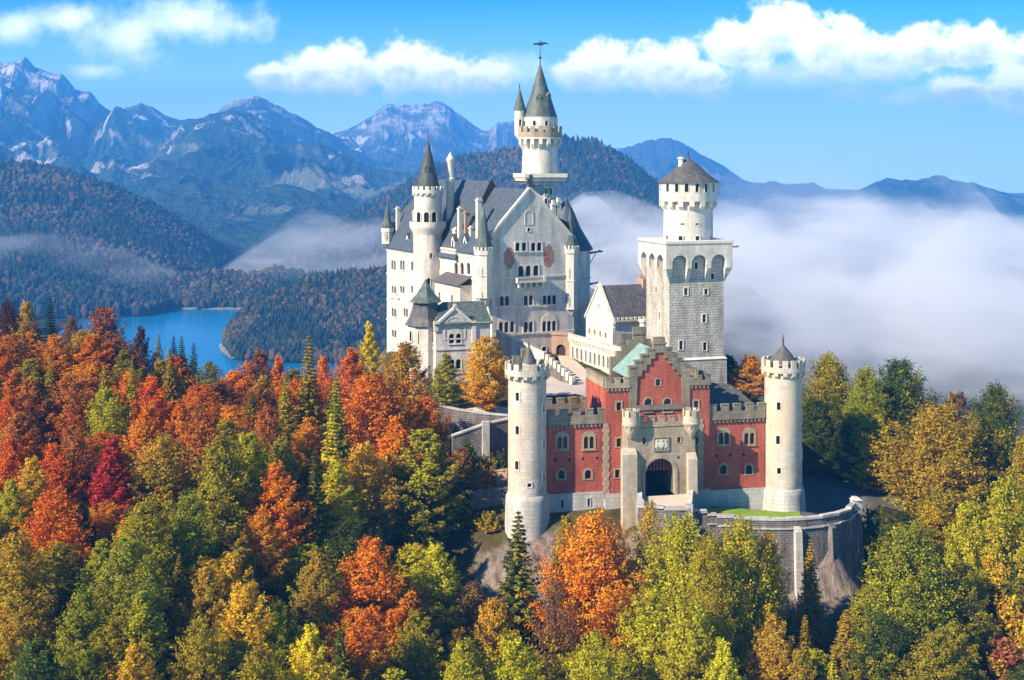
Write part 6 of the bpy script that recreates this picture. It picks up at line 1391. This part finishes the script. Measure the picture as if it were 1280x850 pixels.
# (column, top row, crown width in photo pixels, kind, colour[, lower colour][, distance])
T = [
 (10, 375, 40, 'broad', 'plum'), (33, 377, 46, 'broad', 'bronze', 'russet'), (63, 371, 26, 'spruce', 'deep-green'), (22, 399, 30, 'tall', 'yellow-green'), (43, 408, 30, 'tall', 'rust'), (130, 383, 62, 'broad', 'russet', 'rust'), (90, 396, 40, 'broad', 'brown', 'rust'),
 (107, 418, 42, 'broad', 'yellow-green', 'olive'), (136, 415, 32, 'larch', 'olive', 'yellow-green'), (176, 409, 38, 'broad', 'plum', 'brown'), (170, 421, 18, 'spruce', 'olive'), (198, 416, 24, 'larch', 'olive', 'green'), (217, 418, 18, 'spruce', 'deep-green'), (227, 419, 20, 'spruce', 'dark-green'), (242, 427, 20, 'spruce', 'dark-green'), (211, 431, 20, 'larch', 'yellow-green'), (67, 411, 20, 'spruce', 'dark-green'), (155, 424, 22, 'spruce', 'dark-green'),
 (158, 440, 62, 'broad', 'scarlet', 'orange'), (110, 455, 54, 'broad', 'rust', 'russet'), (68, 440, 52, 'broad', 'russet', 'brown'), (6, 418, 46, 'broad', 'russet', 'plum'), (14, 442, 50, 'broad', 'rust', 'russet'), (222, 444, 62, 'broad', 'orange', 'scarlet'), (262, 452, 50, 'broad', 'olive', 'dark-green'), (190, 470, 62, 'broad', 'scarlet', 'orange'),
 (133, 484, 58, 'broad', 'yellow-green', 'lime'), (36, 473, 66, 'broad', 'rust', 'russet'), (88, 470, 62, 'broad', 'rust', 'scarlet'), (268, 476, 62, 'broad', 'rust', 'orange'), (10, 494, 54, 'broad', 'scarlet', 'rust'), (24, 515, 68, 'broad', 'rust', 'scarlet'), (92, 532, 64, 'broad', 'rust', 'russet'), (14, 548, 62, 'broad', 'scarlet', 'orange'), (140, 548, 56, 'tall', 'crimson', 'crimson'),
 (178, 528, 52, 'broad', 'golden-orange', 'gold'), (205, 543, 76, 'broad', 'bronze', 'olive'), (186, 506, 60, 'broad', 'orange', 'golden-orange'), (250, 512, 66, 'broad', 'rust', 'orange'), (40, 572, 62, 'broad', 'gold', 'olive'), (66, 558, 52, 'broad', 'scarlet', 'orange'), (278, 545, 84, 'broad', 'olive', 'yellow-green'), (290, 468, 46, 'broad', 'rust', 'golden-orange'),
 (325, 437, 44, 'broad', 'russet', 'brown'), (312, 452, 62, 'broad', 'orange', 'rust'), (348, 447, 48, 'broad', 'orange', 'golden-orange'), (386, 417, 46, 'spruce', 'olive', 'bronze'), (336, 508, 58, 'broad', 'rust', 'russet'), (368, 462, 48, 'tall', 'olive', 'yellow-green'), (404, 445, 38, 'broad', 'orange', 'scarlet'), (420, 466, 54, 'larch', 'yellow-green', 'green'),
 (440, 436, 62, 'broad', 'orange', 'scarlet'), (462, 404, 36, 'tall', 'yellow', 'yellow', 292), (508, 428, 74, 'broad', 'bronze', 'orange'), (464, 466, 82, 'broad', 'orange', 'golden-orange'), (558, 442, 34, 'tall', 'yellow-green', 'lime', 283), (532, 496, 58, 'broad', 'orange', 'golden-orange'), (496, 520, 70, 'broad', 'orange', 'golden-orange'), (494, 488, 66, 'broad', 'golden-orange', 'gold'), (532, 536, 78, 'tall', 'yellow-green', 'olive'),
 (415, 515, 62, 'larch', 'lime', 'gold'), (310, 540, 74, 'broad', 'yellow-green', 'lime'), (352, 545, 50, 'tall', 'olive', 'green'), (346, 578, 74, 'broad', 'orange', 'golden-orange'), (455, 556, 72, 'broad', 'gold', 'bronze'), (392, 563, 48, 'spruce', 'dark-green', 'olive'), (420, 580, 54, 'tall', 'lime', 'gold'), (482, 565, 54, 'broad', 'golden-orange', 'gold'),
 (68, 610, 74, 'broad', 'orange', 'scarlet'), (14, 600, 56, 'broad', 'yellow-green', 'olive'), (22, 668, 84, 'broad', 'bronze', 'yellow-green'), (102, 628, 44, 'broad', 'dark-green', 'plum'), (180, 628, 84, 'broad', 'olive', 'yellow-green'), (236, 614, 76, 'broad', 'green', 'yellow-green'), (160, 672, 88, 'broad', 'green', 'olive'), (104, 736, 86, 'broad', 'green', 'olive'), (178, 735, 60, 'tall', 'yellow-green', 'green'), (26, 738, 76, 'broad', 'bronze', 'olive'),
 (42, 798, 80, 'broad', 'dark-green', 'green'), (170, 803, 68, 'broad', 'gold', 'bronze'), (224, 690, 42, 'larch', 'olive', 'bronze'), (258, 708, 66, 'broad', 'bronze', 'olive'), (252, 775, 66, 'broad', 'olive', 'bronze'), (292, 692, 56, 'tall', 'gold', 'yellow-green'), (142, 770, 58, 'broad', 'olive', 'bronze'), (106, 813, 60, 'broad', 'green', 'olive'),
 (304, 728, 66, 'broad', 'gold', 'yellow'), (396, 690, 64, 'broad', 'bronze', 'yellow-green'), (438, 652, 70, 'broad', 'dark-green', 'olive'), (464, 672, 94, 'broad', 'orange', 'golden-orange'), (450, 760, 66, 'broad', 'orange', 'bronze'), (545, 680, 70, 'broad', 'lime', 'yellow-green'), (346, 752, 54, 'broad', 'green', 'yellow-green'), (388, 783, 76, 'broad', 'yellow', 'gold'), (520, 765, 66, 'broad', 'olive', 'yellow-green'), (325, 808, 64, 'broad', 'olive', 'gold'), (424, 780, 46, 'larch', 'dark-green', 'olive'),
 (648, 636, 76, 'spruce', 'dark-green', 'olive', 216), (742, 642, 108, 'big', 'golden-orange', 'orange', 214), (708, 645, 46, 'broad', 'olive', 'green', 223), (590, 727, 66, 'thin', 'brown', 'bronze', 212), (618, 748, 66, 'broad', 'gold', 'bronze', 204), (580, 798, 70, 'broad', 'yellow-green', 'lime', 188), (640, 793, 88, 'broad', 'lime', 'yellow-green', 190), (746, 790, 72, 'broad', 'yellow-green', 'lime', 194), (694, 722, 54, 'thin', 'brown', 'bronze', 206),
 (812, 626, 52, 'thin', 'bronze', 'gold', 221), (852, 643, 96, 'big', 'yellow-green', 'lime', 213), (816, 735, 80, 'broad', 'yellow-green', 'lime', 204), (925, 650, 92, 'big', 'yellow-green', 'gold', 214), (888, 672, 80, 'big', 'olive', 'yellow-green', 207), (904, 800, 66, 'broad', 'lime', 'yellow-green', 192), (966, 770, 60, 'broad', 'bronze', 'gold', 203), (960, 665, 50, 'broad', 'gold', 'yellow-green', 217), (862, 745, 84, 'broad', 'yellow-green', 'olive', 198),
 (1013, 672, 36, 'spruce', 'bronze', 'olive', 224), (1056, 762, 52, 'spruce', 'bronze', 'olive', 212), (1000, 812, 56, 'broad', 'olive', 'bronze', 200), (1135, 657, 108, 'big', 'green', 'yellow-green', 212), (1200, 700, 80, 'broad', 'olive', 'dark-green', 214), (1100, 760, 70, 'broad', 'dark-green', 'olive', 203), (1170, 790, 80, 'broad', 'olive', 'green', 198),
 (1036, 443, 74, 'big', 'olive', 'dark-green', 268), (1124, 449, 92, 'big', 'dark-green', 'olive', 268), (1082, 460, 66, 'big', 'green', 'yellow-green', 262), (1174, 505, 110, 'big', 'bronze', 'olive', 246), (1096, 518, 72, 'broad', 'yellow-green', 'gold', 258), (1196, 490, 60, 'broad', 'brown', 'bronze', 262), (1244, 481, 72, 'big', 'dark-green', 'bronze', 256), (1278, 546, 56, 'broad', 'olive', 'bronze', 240), (1258, 600, 78, 'broad', 'yellow-green', 'gold', 222), (1210, 626, 64, 'broad', 'yellow-green', 'lime', 224), (1172, 606, 52, 'broad', 'olive', 'gold', 238), (1018, 498, 66, 'big', 'dark-green', 'dark-green', 264), (1058, 515, 60, 'big', 'dark-green', 'deep-green', 262),
 (938, 444, 56, 'broad', 'golden-orange', 'bronze', 298), (912, 444, 34, 'tall', 'dark-green', 'deep-green', 306), (608, 420, 60, 'broad', 'amber', 'golden-orange', 270), (1094, 636, 44, 'shrub', 'dark-green', 'olive', 243), (1128, 640, 56, 'broad', 'dark-green', 'olive', 241), (1160, 650, 50, 'broad', 'olive', 'dark-green', 238), (1262, 745, 60, 'shrub', 'gold', 'lime', 214), (1276, 700, 60, 'broad', 'dark-green', 'olive', 220), (1262, 800, 60, 'shrub', 'russet', 'bronze', 206), (584, 556, 34, 'shrub', 'dark-green', 'olive', 247), (606, 570, 40, 'shrub', 'olive', 'russet', 248), (626, 566, 26, 'shrub', 'dark-green', 'olive', 249),  (575, 560, 30, 'shrub', 'russet', 'rust', 246), (560, 590, 40, 'broad', 'dark-green', 'plum', 243), (574, 615, 34, 'shrub', 'dark-green', 'olive', 241), (612, 640, 26, 'shrub', 'olive', 'gold', 236),  # dark-green shrub and tree below the drive are added to stand for shade
]
def place_trees():
    out = []; cnt = {}
    for i, s in enumerate(T):
        px, py, w, kind, ca = s[:5]; cb = s[5] if len(s) > 5 and isinstance(s[5], str) else ca; Y = next((q for q in s[5:] if not isinstance(q, str)), None)
        def hgt(Y): 
            wm = w * Y / F
            return {'spruce': max(9, wm * 3.3), 'larch': max(9, wm * 2.6), 'tall': wm * 1.5 + 6, 'shrub': wm * .8 + 1}.get(kind, min(25, wm * 1.25 + 5))
        if Y is None:
            best = None
            for k in range(0, 190):
                y = 300 - k; x = (px - CX) / F * y; g = CZ - (py - HY) / F * y - hgt(y) - float(ground_z(x, y))
                if best is None or abs(g) < best[0]: best = (abs(g), y)
                if g > 0: best = (0, y); break
            Y = best[1]
        x = (px - CX) / F * Y; gz = float(ground_z(x, Y)); zt = CZ - (py - HY) / F * Y; H = zt - gz
        wm = w * Y / F; H = max(H, wm * .55 if kind == 'shrub' else 5); H = min(H, 1.4 * hgt(Y)); base = zt - H
        if kind in ('spruce', 'larch'): wm = max(wm, H * .3)
        out.append(dict(i=i, px=px, py=py, w=w, kind=kind, ca=ca, cb=cb, x=x, y=Y, z=base, H=H, W=wm))
    return out
TREES = place_trees()
def fill_gaps():
    """younger trees standing between the big crowns, coloured like their neighbours"""
    rs = random.Random(19); n0 = len(TREES)
    def spots():
        for j in range(17):
            for i in range(40):
                Y = 146 + j * 8.0 + rs.uniform(-2.5, 2.5); px = -30 + i * (7.4 / Y * F) + (j % 2) * 30 + rs.uniform(-14, 14)
                if px < 575 - max(0, Y - 215) * .5 and not (px > 520 and Y > 238): yield px, Y
        for j in range(9):
            for i in range(12):
                Y = 172 + j * 6.5 + rs.uniform(-2, 2); px = 590 + i * 62 + rs.uniform(-20, 20)
                if px > 570 and (Y < 216 if px < 1075 else Y < 240): yield px, Y
    for px, Y in spots():
        x = (px - CX) / F * Y; gz = float(ground_z(x, Y)); near = sorted(TREES, key=lambda t: (t['x'] - x) ** 2 + (t['y'] - Y) ** 2)
        d = math.hypot(near[0]['x'] - x, near[0]['y'] - Y)
        if d < .36 * (near[0]['W'] + 6): continue
        H = rs.uniform(9, 12.5); W = rs.uniform(7, 9.5); src = near[rs.choice((0, 0, 1, 2))]; py = HY + (CZ - gz - H) / Y * F
        if py > 905 or px < -40: continue
        q = rs.random(); con = .34 if 330 < px < 575 else .16
        kind = 'broad' if q < .55 else 'tall' if q < 1 - con else 'larch' if q < 1 - con * .45 else 'spruce'
        if py < 560 and px < 330: pal = [('rust', 'orange'), ('orange', 'golden-orange'), ('russet', 'rust'), ('olive', 'bronze'), ('bronze', 'gold'), ('golden-orange', 'rust'), ('olive', 'yellow-green')]
        elif px < 330: pal = [('olive', 'yellow-green'), ('yellow-green', 'lime'), ('bronze', 'gold'), ('gold', 'olive'), ('green', 'yellow-green'), ('golden-orange', 'gold')]
        elif px < 575 and py < 610: pal = [('orange', 'golden-orange'), ('golden-orange', 'gold'), ('orange', 'scarlet'), ('golden-orange', 'yellow'), ('gold', 'yellow-green')]
        elif px < 575: pal = [('orange', 'golden-orange'), ('golden-orange', 'gold'), ('gold', 'yellow'), ('yellow-green', 'lime'), ('lime', 'gold'), ('bronze', 'orange'), ('olive', 'yellow-green')]
        else: pal = [('yellow-green', 'lime'), ('olive', 'yellow-green'), ('bronze', 'olive'), ('green', 'olive'), ('dark-green', 'green')]
        ca, cb = rs.choice(pal)
        if kind in ('spruce', 'larch'): W *= .62; H *= 1.2; ca, cb = rs.choice([('olive', 'yellow-green'), ('bronze', 'olive'), ('dark-green', 'olive'), ('yellow-green', 'gold')])
        if kind == 'tall': W *= .8; H *= 1.08
        TREES.append(dict(i=len(TREES) * 7 + 3, px=px, py=py, w=W * F / Y, kind=kind, ca=ca, cb=cb, x=x, y=Y, z=gz, H=H, W=W))
    return len(TREES) - n0
fill_gaps()
KIND = {'broad': ('broadleaf_tree', 'broadleaf tree'), 'tall': ('broadleaf_tree', 'slim broadleaf tree'), 'big': ('broadleaf_tree', 'large spreading tree'), 'spruce': ('spruce_tree', 'spruce'), 'larch': ('larch_tree', 'larch'), 'thin': ('sparse_tree', 'half-bare tree'), 'shrub': ('shrub', 'shrub')}
def region(t):
    px, py = t['px'], t['py'] + t['w'] * .4
    if t['y'] > 290 and px > 880: return 'behind the lawn tower'
    if 570 < px < 640 and 400 < py < 470: return 'in the castle court'
    if px > 990: return 'beyond the drive' if py < 600 and t['y'] > 235 else 'below the drive'
    if px > 780: return 'under the bastion wall'
    if px > 570: return 'below the gatehouse cliff'
    if py < 445 and px < 300: return 'on the ridge before the lake'
    c = 'lake' if px < 150 else ('castle' if px > 380 else 'middle')
    return ('high on the %s slope' if py < 540 else 'midway down the %s slope' if py < 690 else 'low on the %s slope') % c
ORD = [''] + [w + ' ' for w in 'second third fourth fifth sixth seventh eighth ninth tenth eleventh twelfth thirteenth fourteenth fifteenth sixteenth seventeenth eighteenth nineteenth twentieth'.split()] + ['twenty-%s ' % w for w in 'first second third fourth fifth sixth seventh eighth ninth'.split()]
GRP = {'broad': 'autumn broadleaf trees on the castle hill', 'tall': 'autumn broadleaf trees on the castle hill', 'big': 'autumn broadleaf trees on the castle hill', 'spruce': 'conifers on the castle hill', 'larch': 'conifers on the castle hill', 'thin': 'half-bare trees on the cliff', 'shrub': 'shrubs on the castle hill'}
def label_trees():
    by = {}
    for t in TREES:
        c = t['ca'] if t['cb'] == t['ca'] else '%s and %s' % (t['ca'], t['cb'])
        t['base_label'] = '%s %s %s' % (c, KIND[t['kind']][1], region(t)); by.setdefault(t['base_label'], []).append(t)
    for k, l in by.items():
        l.sort(key=lambda t: (t['px'] - 660) ** 2 + (t['py'] - 330) ** 2)
        for j, t in enumerate(l): t['label'] = k if len(l) == 1 else '%s, %snearest the palace' % (k, ORD[j])
label_trees()
def make_trees():
    rs = random.Random(4)
    for t in TREES:
        pr = PROTO[t['kind']]; cm, tm, R_, H_ = pr[t['i'] % len(pr)]
        root = empty(KIND[t['kind']][0], (t['x'], t['y'], t['z']), t['label'], 'shrub' if t['kind'] == 'shrub' else 'tree', GRP[t['kind']])
        sx = t['W'] / 2 / R_ * 1.12; root.scale = (sx * rs.uniform(.94, 1.06), sx * rs.uniform(.94, 1.06), t['H'] / H_); root.rotation_euler = (0, 0, rs.uniform(0, 6.28))
        a, b = COL[t['ca']][0], COL[t['cb']][0] if t['cb'] != t['ca'] else COL[t['ca']][1]
        for nm, me in (('crown', cm), ('trunk', tm)):
            o = bpy.data.objects.new(nm, me); col.objects.link(o); o.parent = root
            if nm == 'crown': k = rs.uniform(1.15, 1.45); o.color = (min(a[0] * k, .75), a[1] * k, a[2] * k, 1); o['leaf_b'] = (min(b[0] * 1.3, .75), b[1] * 1.3, b[2] * 1.2)
make_trees()
